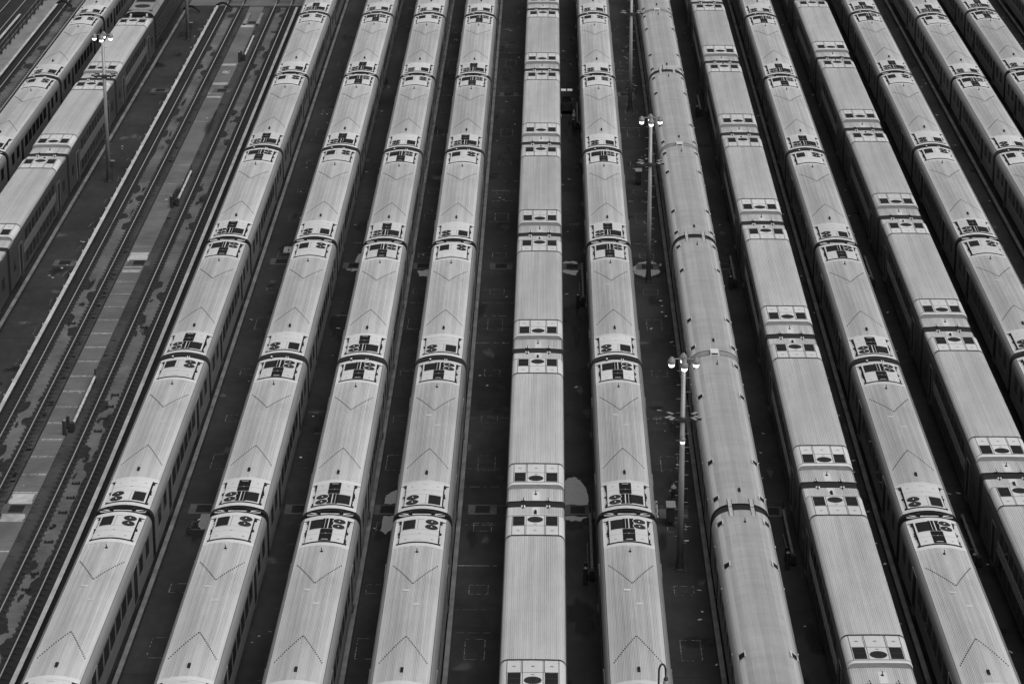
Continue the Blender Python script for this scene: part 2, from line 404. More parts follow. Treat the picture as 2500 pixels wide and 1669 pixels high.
puddle([(-20.0, 152.2), (-19.4, 152.3), (-19.4, 150.0), (-19.7, 149.8), (-20.0, 150.7)]); puddle([(-14.6, 199.8), (-14.1, 199.9), (-14.0, 204.2), (-14.25, 204.3)])
wet = MB()
for (x, y, rx, ry) in ((1.7, 157.9, .85, 1.5), (1.75, 151.2, .75, 1.2), (-9.15, 150, .5, 1.6), (-19.9, 150, .6, 1.6), (7.2, 200.7, 1.2, 2.6), (1.8, 138.0, .7, 2.2), (1.7, 189, .7, 2.5), (-14.5, 187, .6, 3), (-19.7, 205.5, .8, 1.5), (2.0, 241, .6, 3)):
    wet.soft(blob(x, y, rx * 1.2, ry * 1.2, 0.0034, 34), (x, y, .0034), .6)
struct('damp_dark_patch', wet.mesh('damp_dark_patch', 'soft damp dark'))

# litter
lt = MB()
for i in range(230):
    lane = random.choice((-36, -30.8, -20, -14.4, -9.3, -3.7, 1.7, 7.4, 8.1, 8.3, 13, 18.3, 18.5, 23.6, 34.5, 34.8, 46.5))
    x = lane + random.uniform(-.8, .8) * (0.4 if lane in (8.1, 8.3, 18.3, 18.5) else 1); y = random.uniform(128, 290)
    z = 0.06 if -31.5 < x < -30 else 0.02
    a = random.uniform(.03, .09); c = random.uniform(.04, .16); t = random.uniform(0, pi)
    P = [(x + a * cos(t) * u - c * sin(t) * v_, y + a * sin(t) * u + c * cos(t) * v_, z + random.uniform(0, .03)) for u, v_ in ((-1, -1), (1, -1), (1, 1), (-1, 1))]
    lt.quad(P)
o = link('litter', lt.mesh('litter', 'litter')); tag(o, 'scraps of pale paper and plastic scattered over the dark lanes', 'litter', kind='stuff')

# ------------------------------------------------------------------ tracks
def rail_mesh(y0, y1, bright=True):
    b = MB()
    b.strip([(-.036, .0), (-.036, .15), (.036, .15), (.036, .0)], y0, y1, [1, 0 if bright else 1, 1]); return b.mesh('rail', ['rail', 'rail side'])
def tie_mesh():
    b = MB()
    b.box(-1.32, 1.32, -.11, .11, -.1, .016)
    for s_ in (-1, 1):
        for d in (-1, 1):
            x0, x1 = sorted((s_ * .81 + d * .05, s_ * .81 + d * (.42 if d * s_ < 0 else .34)))
            b.box(x0, x1, -.15, .15, .0, .046)
            b.box(s_ * .81 + d * .15 - .06, s_ * .81 + d * .15 + .06, -.07, .07, .046, .09)
    return b
TIE = tie_mesh().mesh('rail_tie', 'tie')
SPC = 0.75
def track(X, y0, y1, label, ties=None, bright=True, gauge=0.81):
    t = thing('railway_track', label, 'track', (X, 0, 0))
    me = rail_mesh(y0, y1, bright)
    for s_ in (-1, 1): link('rail', me, t, (s_ * gauge, 0, 0))
    if ties:
        a, c = ties; ys = [a + SPC * i for i in range(int((c - a) / SPC) + 1)]
        for y in ys[:100]: link('rail_tie', TIE, t, (0, y, 0))
        if len(ys) > 100:
            b = MB(); src = tie_mesh()
            for y in ys[100:]:
                off = len(b.v); b.v += [(p[0], p[1] + y, p[2]) for p in src.v]; b.f += [tuple(i + off for i in f) for f in src.f]; b.k += src.k
            link('rail_tie', b.mesh('rail_tie', 'tie'), t)['kind'] = 'stuff'
    return t
track(-33.15, 110, 300, 'empty track with oil stains, nearest the left lamp posts', (130, 293))
track(-28.05, 110, 300, 'empty track with dark clips between its rails, beside the first ribbed train', (130, 293))
track(-50.2, 190, 310, 'empty track along the walkway at the far left', (245, 297))
track(-56.4, 200, 320, 'dark track beyond the railing in the top left corner', None)
for X, lab in ((-45.1, 'track under the leftmost train'), (-39.8, 'track under the train with the locomotive'), (-23.1, 'track under the first train right of the empty tracks'),
               (-16.85, 'track under the second train right of the empty tracks'), (-11.78, 'track under the third train right of the empty tracks'), (-6.8, 'track under the fourth train right of the empty tracks'),
               (-0.64, 'track under the centre bilevel train'), (4.33, 'track under the train just right of the centre bilevel'), (10.53, 'track under the round-roofed train'),
               (15.6, 'track under the bilevel right of the round-roofed train'), (20.7, 'track under the ribbed train between two right-hand bilevels'), (25.85, 'track under the rightmost bilevel train'),
               (31.05, 'track under the ribbed train beside the rightmost bilevel'), (37.5, 'track under the ribbed train right of the long dark lane'), (42.7, 'track under the last ribbed train before the corner'), (49.25, 'track under the train in the top right corner')):
    track(X, 100, 330, lab, None, False)

def clip_mesh():
    b = MB(); b.box(-.24, .24, -.09, .09, .03, .10); b.box(-.24, -.16, -.09, .09, .10, .17); b.box(.14, .24, -.09, .09, .10, .19); b.box(-.04, .06, -.05, .05, .10, .15)
    return b.mesh('track_clip', 'iron')
CM = clip_mesh()
for i, (x, y) in enumerate(((-27.95, 172.3), (-27.97, 170.1), (-28.02, 167.9), (-28.05, 165.6), (-27.98, 156.7), (-27.92, 154.4), (-27.99, 152.1), (-28.19, 149.9), (-28.02, 147.7), (-28.0, 143.2), (-28.05, 141.0), (-28.0, 186.2), (-33.1, 187.0), (-33.0, 141.5), (-27.8, 281.0))):
    tag(link('track_clip', CM, None, (x, y, 0), rz=1.2 if i == 7 else random.uniform(-.08, .08)), 'small black iron clip lying between the rails of the empty track', 'track clip', 'iron clips between the rails')

# third rail cover boards
def board(X, y0, y1, label, side=1, old=False, insul=False, ramp=True):
    t = thing('third_rail', label, 'third rail', (X, 0, 0), group='third rails beside the tracks')
    b = MB(); b.box(-.125, .125, y0, y1, .30, .34); b.box(side * .11, side * .125 + side * .02, y0, y1, .18, .30, 1)
    link('cover_board', b.mesh('cover_board', ['old board' if old else 'board', 'dark metal']), t)
    b = MB(); b.box(-.06, .06, y0 + .3, y1 - .3, .06, .22); link('contact_rail', b.mesh('contact_rail', 'rail side'), t)
    if insul:
        me = MB(); me.lathe([(0, .16), (.05, .15), (.085, .09), (.06, .03), (.09, 0)], n=8); me = me.mesh('insulator', 'sack')
        y = 137.0
        while y < y1: link('insulator', me, t, (-side * .30, y, .01)); y += 2.93
    return t
board(-34.80, 110, 292.6, 'pale third rail board left of the stained empty track', 1, False, True)
board(-26.40, 110, 292.0, 'pale third rail board between the empty tracks and the first ribbed train', -1)
board(-37.90, 150, 290.5, 'grey third rail board between the lamp post lane and the locomotive train', 1, True)
board(-51.80, 190, 293.3, 'pale third rail board beside the walkway at far left', 1)
board(-54.75, 200, 288.2, 'pale third rail board ending short, beyond the railing', -1)
board(-21.35, 105, 320, 'grey third rail board right of the first ribbed train', 1, True)
board(-10.15, 105, 320, 'grey third rail board right of the third ribbed train from the empty tracks', 1, True)
board(-5.05, 105, 320, 'grey third rail board just left of the wide centre lane', 1, True)
board(8.80, 105, 320, 'grey third rail board left of the round-roofed train', -1, True)
board(18.92, 105, 320, 'grey third rail board in the lane right of the round-roofed train and its bilevel neighbour', -1, True)
board(35.58, 130, 320, 'grey third rail board in the long dark lane at upper right', -1, True)
board(47.55, 200, 330, 'grey third rail board in the top right corner', -1, True)

# ------------------------------------------------------------------ ribbed single-level car
HL = 12.975
def zr(u): return 3.75 - 0.14 * u * u
def arc(u0, u1, n, dz=0.0): return [(u0 + (u1 - u0) * i / n, zr(u0 + (u1 - u0) * i / n) + dz) for i in range(n + 1)]
def ribbed(u0, u1, pitch, zf, depth=0.009, gw=0.019):
    p = [(u0, zf(u0))]; ks = []; n = round((u1 - u0) / pitch); pt = (u1 - u0) / n; rr = random.Random(n); g0 = gw
    for i in range(n):
        a = u0 + i * pt; gw = g0 * rr.choice((.6, .8, .9, 1.0, 1.15, 1.45))
        for (du, dz, k) in ((pt - gw, 0, 0), (pt - gw + .003, -depth, 1), (pt - .003, -depth, 1), (pt, 0, 1)):
            p.append((a + du, zf(a + du) + dz)); ks.append(k)
    return p, ks
EY = 12.52
def single_roof():
    b = MB()          # 0 ribs 1 grooves 2 plate 3 cant 4 seam 5 well
    p, ks = ribbed(-1.16, 1.16, 0.0785, zr)
    b.strip(p, -8.225, 8.225, ks)
    b.strip(arc(-1.36, -1.16, 2), -8.225, 8.225, 0); b.strip(arc(1.16, 1.36, 2), -8.225, 8.225, 0)
    for e in (-1, 1):
        b.strip(arc(-1.36, 1.36, 20, .004), *sorted((e * 8.225, e * 8.66)), 2)
        b.strip(arc(-1.36, 1.36, 20, .004), *sorted((e * 12.03, e * EY)), 2)
        b.strip([(-1.36, 3.487), (-1.06, 3.487), (1.06, 3.482), (1.36, 3.487)], *sorted((e * 8.66, e * 12.03)), [2, 5, 2])
        for y in (e * 8.66, e * 12.03):
            b.quad([(u, y, z) for u, z in arc(-1.36, 1.36, 20, .004)] + [(1.36, y, 3.485), (-1.36, y, 3.485)], 5)
        b.quad([(-1.36, e * 8.227, zr(1.36)), (1.36, e * 8.227, zr(1.36)), *[(u, e * 8.227, z + .004) for u, z in arc(1.36, -1.36, 20)]], 4)
        # end trim arch
        b.strip(arc(-1.36, 1.36, 20, .006), *sorted((e * (EY - .05), e * (EY + .01))), 4)
    for s_ in (-1, 1):
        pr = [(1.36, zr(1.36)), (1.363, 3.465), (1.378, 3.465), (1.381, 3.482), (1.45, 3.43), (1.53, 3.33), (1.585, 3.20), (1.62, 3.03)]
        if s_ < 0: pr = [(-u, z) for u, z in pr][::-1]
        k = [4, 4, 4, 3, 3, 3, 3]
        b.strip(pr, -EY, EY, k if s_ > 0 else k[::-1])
    return b.mesh('roof', ['roof', 'groove', 'plate', 'cant', 'seam', 'well'])
def body_outline(): return [(-1.62, .95), (-1.62, 3.03), (-1.585, 3.20), (-1.53, 3.33), (-1.45, 3.43), (-1.36, 3.49)] + arc(-1.36, 1.36, 16)[1:-1] + [(1.36, 3.49), (1.45, 3.43), (1.53, 3.33), (1.585, 3.20), (1.62, 3.03), (1.62, .95)]
def single_body():
    b = MB()
    for s_ in (-1, 1):
        pr = [(s_ * 1.62, .95), (s_ * 1.62, 1.72), (s_ * 1.612, 1.73), (s_ * 1.612, 1.76), (s_ * 1.62, 1.77), (s_ * 1.62, 3.03)]
        b.strip(pr if s_ < 0 else pr[::-1], -EY, EY, 0)
    for e in (-1, 1): b.cap(body_outline(), e * EY, 1, e > 0)
    b.quad([(-1.62, -EY, .95), (-1.62, EY, .95), (1.62, EY, .95), (1.62, -EY, .95)], 2)
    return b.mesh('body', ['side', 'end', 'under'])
def under_mesh(half=EY, wz=1.2):
    b = MB(); b.box(-.9, .9, -half + .4, half - .4, .78, .93)
    for (y0, y1, x) in ((-5.6, -3.2, 1.3), (-2.6, -.4, 1.2), (.2, 2.1, 1.32), (2.8, 5.4, 1.25)): b.box(-x, x, y0, y1, .32, .80)
    return b.mesh('underframe', 'under')
def truck_mesh():
    b = MB()
    for s_ in (-1, 1):
        b.box(s_ * 1.05 - .07, s_ * 1.05 + .07, -1.7, 1.7, .42, .62)
        for y in (-1.25, 1.25):
            b.cyl((s_ * .74, y, .60), (s_ * .87, y, .60), .45, n=18); b.box(s_ * 1.05 - .12, s_ * 1.05 + .12, y - .2, y + .2, .4, .7)
    b.box(-.95, .95, -.3, .3, .45, .7)
    for y in (-1.25, 1.25): b.cyl((-.74, y, .6), (.74, y, .6), .07, n=8)
    return b.mesh('truck', 'under')
def unit_parts(cross):
    """roof unit built for the +y end; v runs from the car end inwards"""
    Y = lambda v: HL - v
    top = lambda u, d=.0: zr(u) + .045 + d
    out = []
    b = MB()
    us = [-1.03 + 2.06 * i / 16 for i in range(17)]
    b.strip([(u, top(u)) for u in us], Y(4.22), Y(1.02), 0)
    b.quad([(-1.03, Y(4.22), 3.46)] + [(u, Y(4.22), top(u)) for u in us] + [(1.03, Y(4.22), 3.46)], 1)
    b.quad(([(-1.03, Y(1.02), 3.46)] + [(u, Y(1.02), top(u)) for u in us] + [(1.03, Y(1.02), 3.46)])[::-1], 1)
    for s_ in (-1, 1):
        q = [(s_ * 1.03, Y(4.22), 3.46), (s_ * 1.03, Y(1.02), 3.46), (s_ * 1.03, Y(1.02), top(1.03)), (s_ * 1.03, Y(4.22), top(1.03))]
        b.quad(q if s_ > 0 else q[::-1], 1)
    def patch(u0, u1, v0, v1, d, k, bm):
        m = max(1, int(abs(u1 - u0) / .12)); bm.strip([(u0 + (u1 - u0) * i / m, top(u0 + (u1 - u0) * i / m, d)) for i in range(m + 1)], Y(v1), Y(v0), k)
    if not cross:
        patch(-.135, -.118, 1.1, 2.52, .003, 2, b); patch(-1.02, 1.02, 2.52, 2.535, .003, 2, b); patch(-1.02, 1.02, 3.18, 3.195, .003, 2, b)
        patch(-.20, .16, 3.98, 4.03, .004, 3, b); patch(-.20, .16, 1.1, 1.15, .004, 3, b); patch(-.06, .06, 3.13, 3.17, .005, 1, b)
    else:
        patch(-1.02, -.34, 3.18, 3.195, .003, 2, b); patch(.34, 1.02, 3.18, 3.195, .003, 2, b)
        patch(-1.02, -.34, 2.52, 2.53, .003, 2, b)
    for s_ in (-1, 1): patch(s_ * .72 - .06, s_ * .72 + .06, 3.75, 3.87, .003, 3, b)
    root = ('hvac_unit', b.mesh('hvac_unit', ['unit', 'seam', 'well', 'cant']))
    g = MB()
    patch(-.94, -.27, 1.16, 2.45, .008, 0, g); out.append(('intake_grille', g.mesh('intake_grille', 'grille'), None))
    for v in (1.42, 2.14):
        f = MB()
        u0 = .61
        ring = [(u0 + .335 * cos(2 * pi * i / 24), Y(v) + .335 * sin(2 * pi * i / 24)) for i in range(24)]
        f.quad([(x, y, top(x, .016)) for x, y in ring], 0)
        if cross:
            for i in range(6, 19):
                (x0, y0), (x1, y1) = ring[i], ring[i + 1]
                o_ = lambda x, y: (u0 + (x - u0) * 1.08, Y(v) + (y - Y(v)) * 1.08)
                (x2, y2), (x3, y3) = o_(x1, y1), o_(x0, y0)
                f.quad([(x0, y0, top(x0, .017)), (x1, y1, top(x1, .017)), (x2, y2, top(x2, .017)), (x3, y3, top(x3, .017))], 1)
        else:
            for i in range(24):
                (x0, y0), (x1, y1) = ring[i], ring[(i + 1) % 24]
                f.quad([(u0 + (x0 - u0) * 1.0, y0, top(x0, .016)), (x1, y1, top(x1, .016)), (u0 + (x1 - u0) * 1.05, Y(v) + (y1 - Y(v)) * 1.05, top(x1, .006)), (u0 + (x0 - u0) * 1.05, Y(v) + (y0 - Y(v)) * 1.05, top(x0, .006))], 2)
        f.lathe([(0, .05), (.035, .045), (.045, .02)], (u0, Y(v), top(u0)), 8, 1)
        out.append(('fan', f.mesh('fan', ['fan', 'white', 'seam']), None))
    if cross:
        p = MB(); patch(-.28, .30, 1.08, 2.50, .010, 0, p); patch(-.15, -.128, 1.10, 2.46, .014, 1, p); patch(.015, .07, 1.08, 2.50, .016, 1, p)
        out.append(('hatch_panel', p.mesh('hatch_panel', ['panel', 'unit']), 'black hatch panel with two pale strips'))
        p = MB(); patch(-.32, .35, 2.54, 4.20, .010, 0, p); patch(-.32, .35, 2.52, 2.54, .014, 1, p); patch(-.32, .35, 3.17, 3.185, .014, 1, p); patch(-.17, .19, 3.97, 4.04, .016, 1, p); patch(-.03, .05, 3.15, 3.21, .018, 1, p)
        out.append(('hatch_panel', p.mesh('hatch_panel', ['panel', 'unit']), 'black hatch panel with a white label'))
    for s_ in (-1, 1):
        k = MB(); rr = random.Random(3 + s_ + (10 if cross else 0))
        k.box(s_ * 1.045, s_ * 1.06, Y(4.2), Y(1.05), 3.49, 3.51)
        v = 1.1
        while v < 4.15:
            L = rr.uniform(.10, .26); wd = rr.choice((.02, .04, .05, .09)); k.box(s_ * 1.045, s_ * (1.045 + wd), Y(v + L), Y(v), 3.49, 3.49 + rr.uniform(.05, .13)); v += L + rr.uniform(.1, .3)
        for v in (1.12, 2.55, 4.05): k.box(s_ * 1.045, s_ * 1.17, Y(v + .14), Y(v), 3.49, 3.57)
        out.append(('latch_bracket', k.mesh('latch_bracket', 'bracket'), None))
    return root, out
def chevron_mesh():
    b = MB()
    for i in range(15):
        y = 3.30 + i * (2.62 / 14)          # apex towards the middle of the car
        for s_ in (-1, 1):
            u = s_ * (.04 + i * .0788)
            b.box(u - .028, u + .028, y - .055, y + .055, zr(u) - .02, zr(u) + .012)
    return b.mesh('drip_cleat', 'bracket')
def antenna_mesh(big):
    b = MB(); z = 3.75
    if big: b.box(-.07, .07, -.28, .2, z - .02, z + .06); b.lathe([(.075, 0), (.06, .12), (0, .2)], (0, -.05, z), 8)
    else: b.lathe([(.08, -.02), (.07, .05), (.025, .08), (.02, .24), (0, .25)], (0, 0, z), 8)
    return b.mesh('antenna', 'bracket')
def spot_mesh():
    b = MB(); b.quad([(-.16, -.10, zr(.3) + .02), (.16, -.10, zr(.3) + .012), (.16, .10, zr(.3) + .012), (-.16, .10, zr(.3) + .02)]); return b.mesh('roof_label', 'plate')
def door_mesh(w_, z0, z1, x=1.62, wing=True):
    b = MB()
    b.box(x - .05, x + .008, -w_ / 2, w_ / 2, z0, z1, 0)
    for s_ in (-1, 1): b.box(x - .02, x + .030, s_ * (w_ / 2) - .035, s_ * (w_ / 2) + .035, z0, z1 + .04, 1)
    b.box(x - .02, x + .024, -w_ / 2, w_ / 2, z1, z1 + .05, 1)
    return b.mesh('door', ['end', 'side'])
def bellows_mesh(outl, cy, hy, hz, nsec=9):
    b = MB(); rows = []
    for i in range(nsec):
        t = pi * i / (nsec - 1); rows.append((cy + hy * cos(t), hz * sin(t)))
    base = len(b.v)
    cx, cz = 0, 2.2
    for (y, d) in rows:
        for (u, z) in outl:
            dx, dz = u - cx, z - cz; L = sqrt(dx * dx + dz * dz)
            b.v.append((u - dx / L * .13 + dx / L * d, y, z - dz / L * .13 + dz / L * d))
    m = len(outl)
    for r in range(nsec - 1):
        for i in range(m - 1): b.f.append((base + r * m + i, base + r * m + i + 1, base + (r + 1) * m + i + 1, base + (r + 1) * m + i)); b.k.append(0)
    return b.mesh('gangway_bellows', 'rubber', True)
SROOF = single_roof(); SBODY = single_body(); SUNDER = under_mesh(); TRUCK = truck_mesh()
UNITS = {'x': unit_parts(True), 'p': unit_parts(False)}
CHEV = chevron_mesh(); ANT_S = antenna_mesh(False); ANT_B = antenna_mesh(True); SPOT = spot_mesh()
SDOOR = door_mesh(1.30, 1.10, 3.0)
def window_mesh(wd, h, x):
    b = MB(); b.box(x - .03, x + .006, -wd / 2, wd / 2, -h / 2, h / 2, 0)
    return b.mesh('window', ['glass'])
SWIN = window_mesh(1.42, .95, 1.62); SWIN2 = window_mesh(1.1, .95, 1.62)
TUBE = bellows_mesh(body_outline(), HL, .43, .17)
ARCHB = None
def arch_end():
    """black buffer arch seen between two cab ends"""
    b = MB(); o_ = [(u * .985, 2.2 + (z - 2.2) * .975) for u, z in body_outline()]
    b.strip(o_, EY + .003, EY + .22, 0); b.cap(o_, EY + .22, 0, True)
    return b.mesh('end_arch', 'rubber')
ARCHB = arch_end()
def ledge_mesh():
    b = MB()
    b.box(-1.25, 1.25, EY + .225, EY + .46, 3.58, 3.655, 0)
    for s_ in (-1, 1):
        b.quad([(s_ * 1.25, EY + .224, 3.659), (s_ * 1.25, EY + .50, 3.659), (s_ * .74, EY + .23, 3.659)][::s_], 1)
        b.box(s_ * .52, s_ * .72, EY + .24, EY + .50, 3.657, 3.80, 1)
    return b.mesh('coupling_ledge', ['plate', 'rubber'])
LEDGE = ledge_mesh()
def plate_sign():
    b = MB(); b.box(-.11, .11, -.012, .0, -.10, .10, 0)
    for x in (-.05, .035): b.box(x - .012, x + .012, -.016, -.0125, -.06, .06, 1); b.box(x - .03, x + .03, -.016, -.0125, .045, .06, 1); b.box(x - .03, x + .03, -.016, -.0125, -.06, -.045, 1)
    return b.mesh('number_plate', ['white', 'panel'])
def fit_a():
    b = MB(); b.cyl((-.62, 0, 3.68), (-.62, 0, 3.88), .05, n=8); b.lathe([(.06, 0), (.06, .05), (0, .07)], (-.62, 0, 3.88), 8, 1)
    return b.mesh('marker_lamp', ['bracket', 'white'])
def fit_b():
    b = MB()
    for u in (.30, .42): b.box(u - .022, u + .022, -.2, .2, zr(u) - .02, zr(u) + .07)
    return b.mesh('grab_bar', 'white')
FIT_A, FIT_B = fit_a(), fit_b()
def ind_mesh():
    b = MB(); b.box(1.615, 1.66, -.05, .05, 2.93, 3.05, 0); b.box(1.615, 1.64, -.03, .03, 2.3, 2.93, 0); return b.mesh('indicator_light', 'trim')
IND = ind_mesh()
def step_mesh(x):
    b = MB(); b.box(x - .02, x + .10, -.5, .5, .86, .90, 0); b.box(x + .08, x + .10, -.5, .5, .90, 1.02, 0); return b.mesh('door_step', 'bilevel side')
SSTEP = step_mesh(1.62)

def ribbed_car(X, y0, near, far, flip, label, group, tube_far=False, cabgap_far=False):
    t = thing('commuter_car', label, 'rail car', (X, y0 + HL, 0), 0, group)
    link('body', SBODY, t); link('roof', SROOF, t); link('underframe', SUNDER, t)
    for e, var in ((pi, near), (0.0, far)):
        (nm, me), subs = UNITS[var]
        u = link(nm, me, t, rz=e, label='roof unit with black cross-shaped panels' if var == 'x' else None)
        for (n2, m2, lb) in subs: link(n2, m2, u, label=lb)
    for e in (0.0, pi):
        link('drip_cleat', CHEV, t, rz=e)
        link('truck', TRUCK, t, (0, -8.9 if e else 8.9, 0))
    link('antenna', ANT_S, t, (0, HL - 5.6, 0)); link('antenna', ANT_B, t, (0, -HL + 5.9, 0))
    link('roof_label', SPOT, t, (.30, .7, -.004)); link('roof_label', SPOT, t, (-.30, 2.4, .004))
    for e in (0.0, pi):
        for y in (-4.5, -2.7, -.9, .9, 2.7, 4.5): link('window', SWIN, t, (0, y, 2.42), e)
        for y in (-10.6, -8.4, 8.4, 10.6): link('window', SWIN2, t, (0, y, 2.42), e)
        for y in (-6.45, 6.45):
            link('door', SDOOR, t, (0, y, 0), e); link('door_step', SSTEP, t, (0, y, 0), e)
            link('indicator_light', IND, t, (0, y + .85, 0), e)
    if tube_far:
        link('gangway_bellows', TUBE, t); link('marker_lamp', FIT_A, t, (0, EY - .12, -.06)); link('grab_bar', FIT_B, t, (0, EY - .15, 0))
    else: link('end_arch', ARCHB, t)
    if cabgap_far: link('coupling_ledge', LEDGE, t)
    if not cabgap_far: link('end_arch', ARCHB, t, rz=pi)
    return t

ORD = ['lowest', 'second lowest', 'third from bottom', 'fourth from bottom', 'fifth from bottom', 'sixth from bottom', 'topmost']
PITCH = 25.95
CROSS = {'xx': 'dark roof crosses at both ends', 'pp': 'no dark roof crosses', 'xp': 'dark roof cross at near end', 'px': 'dark roof cross at far end'}
SINGLE = [  # X, first gap, first car index, near/far roof units from the nearest car up, parity, train name
    (-45.1, 142.2, 2, 'pp pp pp pp', 1, 'leftmost train'),
    (-23.1, 143.75, -1, 'pp pp xx xx xp pp xp', 0, 'first train past empty tracks'),
    (-16.85, 143.75, -1, 'pp xx pp pp xx xx pp', 0, 'second train past empty tracks'),
    (-11.78, 143.4, -1, 'px xx xx xx pp pp pp', 0, 'third train past empty tracks'),
    (-6.8, 143.4, -1, 'pp px pp pp xx xx px', 0, 'fourth train past empty tracks'),
    (4.33, 143.6, -1, 'xx xx px xx pp pp pp', 0, 'train right of centre bilevel'),
    (20.7, 143.5, -1, 'px px xx pp xx xx pp', 0, 'train between two right-hand bilevels'),
    (31.05, 144.9, 0, 'pp pp xp pp xx xp', 0, 'train right of rightmost bilevel'),
    (37.45, 143.6, 2, 'pp px pp xp', 0, 'second train from top right corner'),
    (42.6, 146.0, 3, 'px px xp', 0, 'ribbed train nearest top right corner'),
    (49.25, 143.7, 5, 'pp', 0, 'train cut off by top right corner'),
]
for X, g0, i0, var, par, tn in SINGLE:
    L = var.split()
    for k, vv in enumerate(L):
        i = i0 + k
        tube = ((i + 1 + par) % 2 == 1)
        o = 'only' if len(L) == 1 else (ORD[k] if k < len(L) - 1 else 'topmost')
        t = ribbed_car(X, g0 + PITCH * i, vv[0], vv[1], False, '%s car, %s, %s' % (o, CROSS[vv], tn) if len(L) > 1 else 'dark side of the rail car cut off by the top right corner',
                       'ribbed single-level rail cars', tube, not tube)
        if X == -23.1 and i == 0:
            b_ = plate_sign(); link('number_plate', b_, t, (-.35, -EY - .222, 3.42))

# ------------------------------------------------------------------ bilevel car
def zl(u): return 4.09 - .025 * u * u
def zh(u):
    a = abs(u)
    if a <= 1.2: return 4.40 - .012 * u * u
    t = min(1, (a - 1.2) / .37); return 4.383 - .36 * (1 - sqrt(max(0, 1 - t * t)))
def housing_prof(n=8): return [(-1.57, zh(1.57))] + [(-1.2 - .37 * sin(pi / 2 * (1 - i / n)), zh(1.2 + .37 * sin(pi / 2 * (1 - i / n)))) for i in range(1, n + 1)] + [(x, zh(x)) for x in (-.6, 0, .6)] + [(1.2 + .37 * sin(pi / 2 * (i / n)), zh(1.2 + .37 * sin(pi / 2 * i / n))) for i in range(0, n)] + [(1.57, zh(1.57))]
def bilevel_roof():
    b = MB()      # 0 steel 1 groove 2 plate 3 cant 4 seam
    p, ks = ribbed(-1.50, 1.50, .098, zh, .009, .02)
    b.strip(p, -7.7, 7.7, ks)
    hp = housing_prof()
    nL = 9
    for s_ in (-1, 1):
        q = [(s_ * 1.50, zh(1.50)), (s_ * 1.54, zh(1.54)), (s_ * 1.57, zh(1.57))]; b.strip(q if s_ > 0 else q[::-1], -7.7, 7.7, 0)
    for e in (-1, 1):
        p2, k2 = ribbed(-1.47, 1.47, .098, zl, .012, .02)
        b.strip(p2, *sorted((e * 10.60, e * EY)), k2)
        b.quad([(u, e * 7.70, z) for u, z in hp] + [(1.57, e * 7.70, 4.0), (-1.57, e * 7.70, 4.0)], 4)
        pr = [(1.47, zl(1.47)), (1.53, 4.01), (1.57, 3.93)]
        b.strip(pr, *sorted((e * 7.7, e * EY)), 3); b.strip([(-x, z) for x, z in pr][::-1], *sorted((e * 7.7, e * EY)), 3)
        b.box(-.20, .20, *sorted((e * 11.2, e * 12.45)), zl(.2) - .02, zl(0) + .006, 2)
    return b.mesh('roof', ['bilevel roof', 'bilevel groove', 'plate', 'cant', 'seam'])
def bilevel_outline(): return [(-1.6, .8), (-1.6, 3.75), (-1.57, 3.93), (-1.53, 4.01), (-1.47, zl(1.47))] + [(u, zl(u)) for u in (-.7, 0, .7)] + [(1.47, zl(1.47)), (1.53, 4.01), (1.57, 3.93), (1.6, 3.75), (1.6, .8)]
def bilevel_body():
    b = MB()
    for s_ in (-1, 1):
        pr = [(s_ * 1.6, .8), (s_ * 1.6, 3.75), (s_ * 1.57, 3.93), (s_ * 1.57, zh(1.57))]
        b.strip(pr[:3] if s_ < 0 else pr[:3][::-1], -EY, EY, 0)
        q = [(s_ * 1.57, 3.93), (s_ * 1.572, zh(1.57))]
        b.strip(q if s_ < 0 else q[::-1], -10.6, 10.6, 0)
        b.box(s_ * 1.6, s_ * 1.622, -12.4, 12.4, 3.66, 3.70, 0)
    for e in (-1, 1): b.cap(bilevel_outline(), e * EY, 1, e > 0)
    b.quad([(-1.6, -EY, .8), (-1.6, EY, .8), (1.6, EY, .8), (1.6, -EY, .8)], 1)
    return b.mesh('body', ['bilevel side', 'end'])
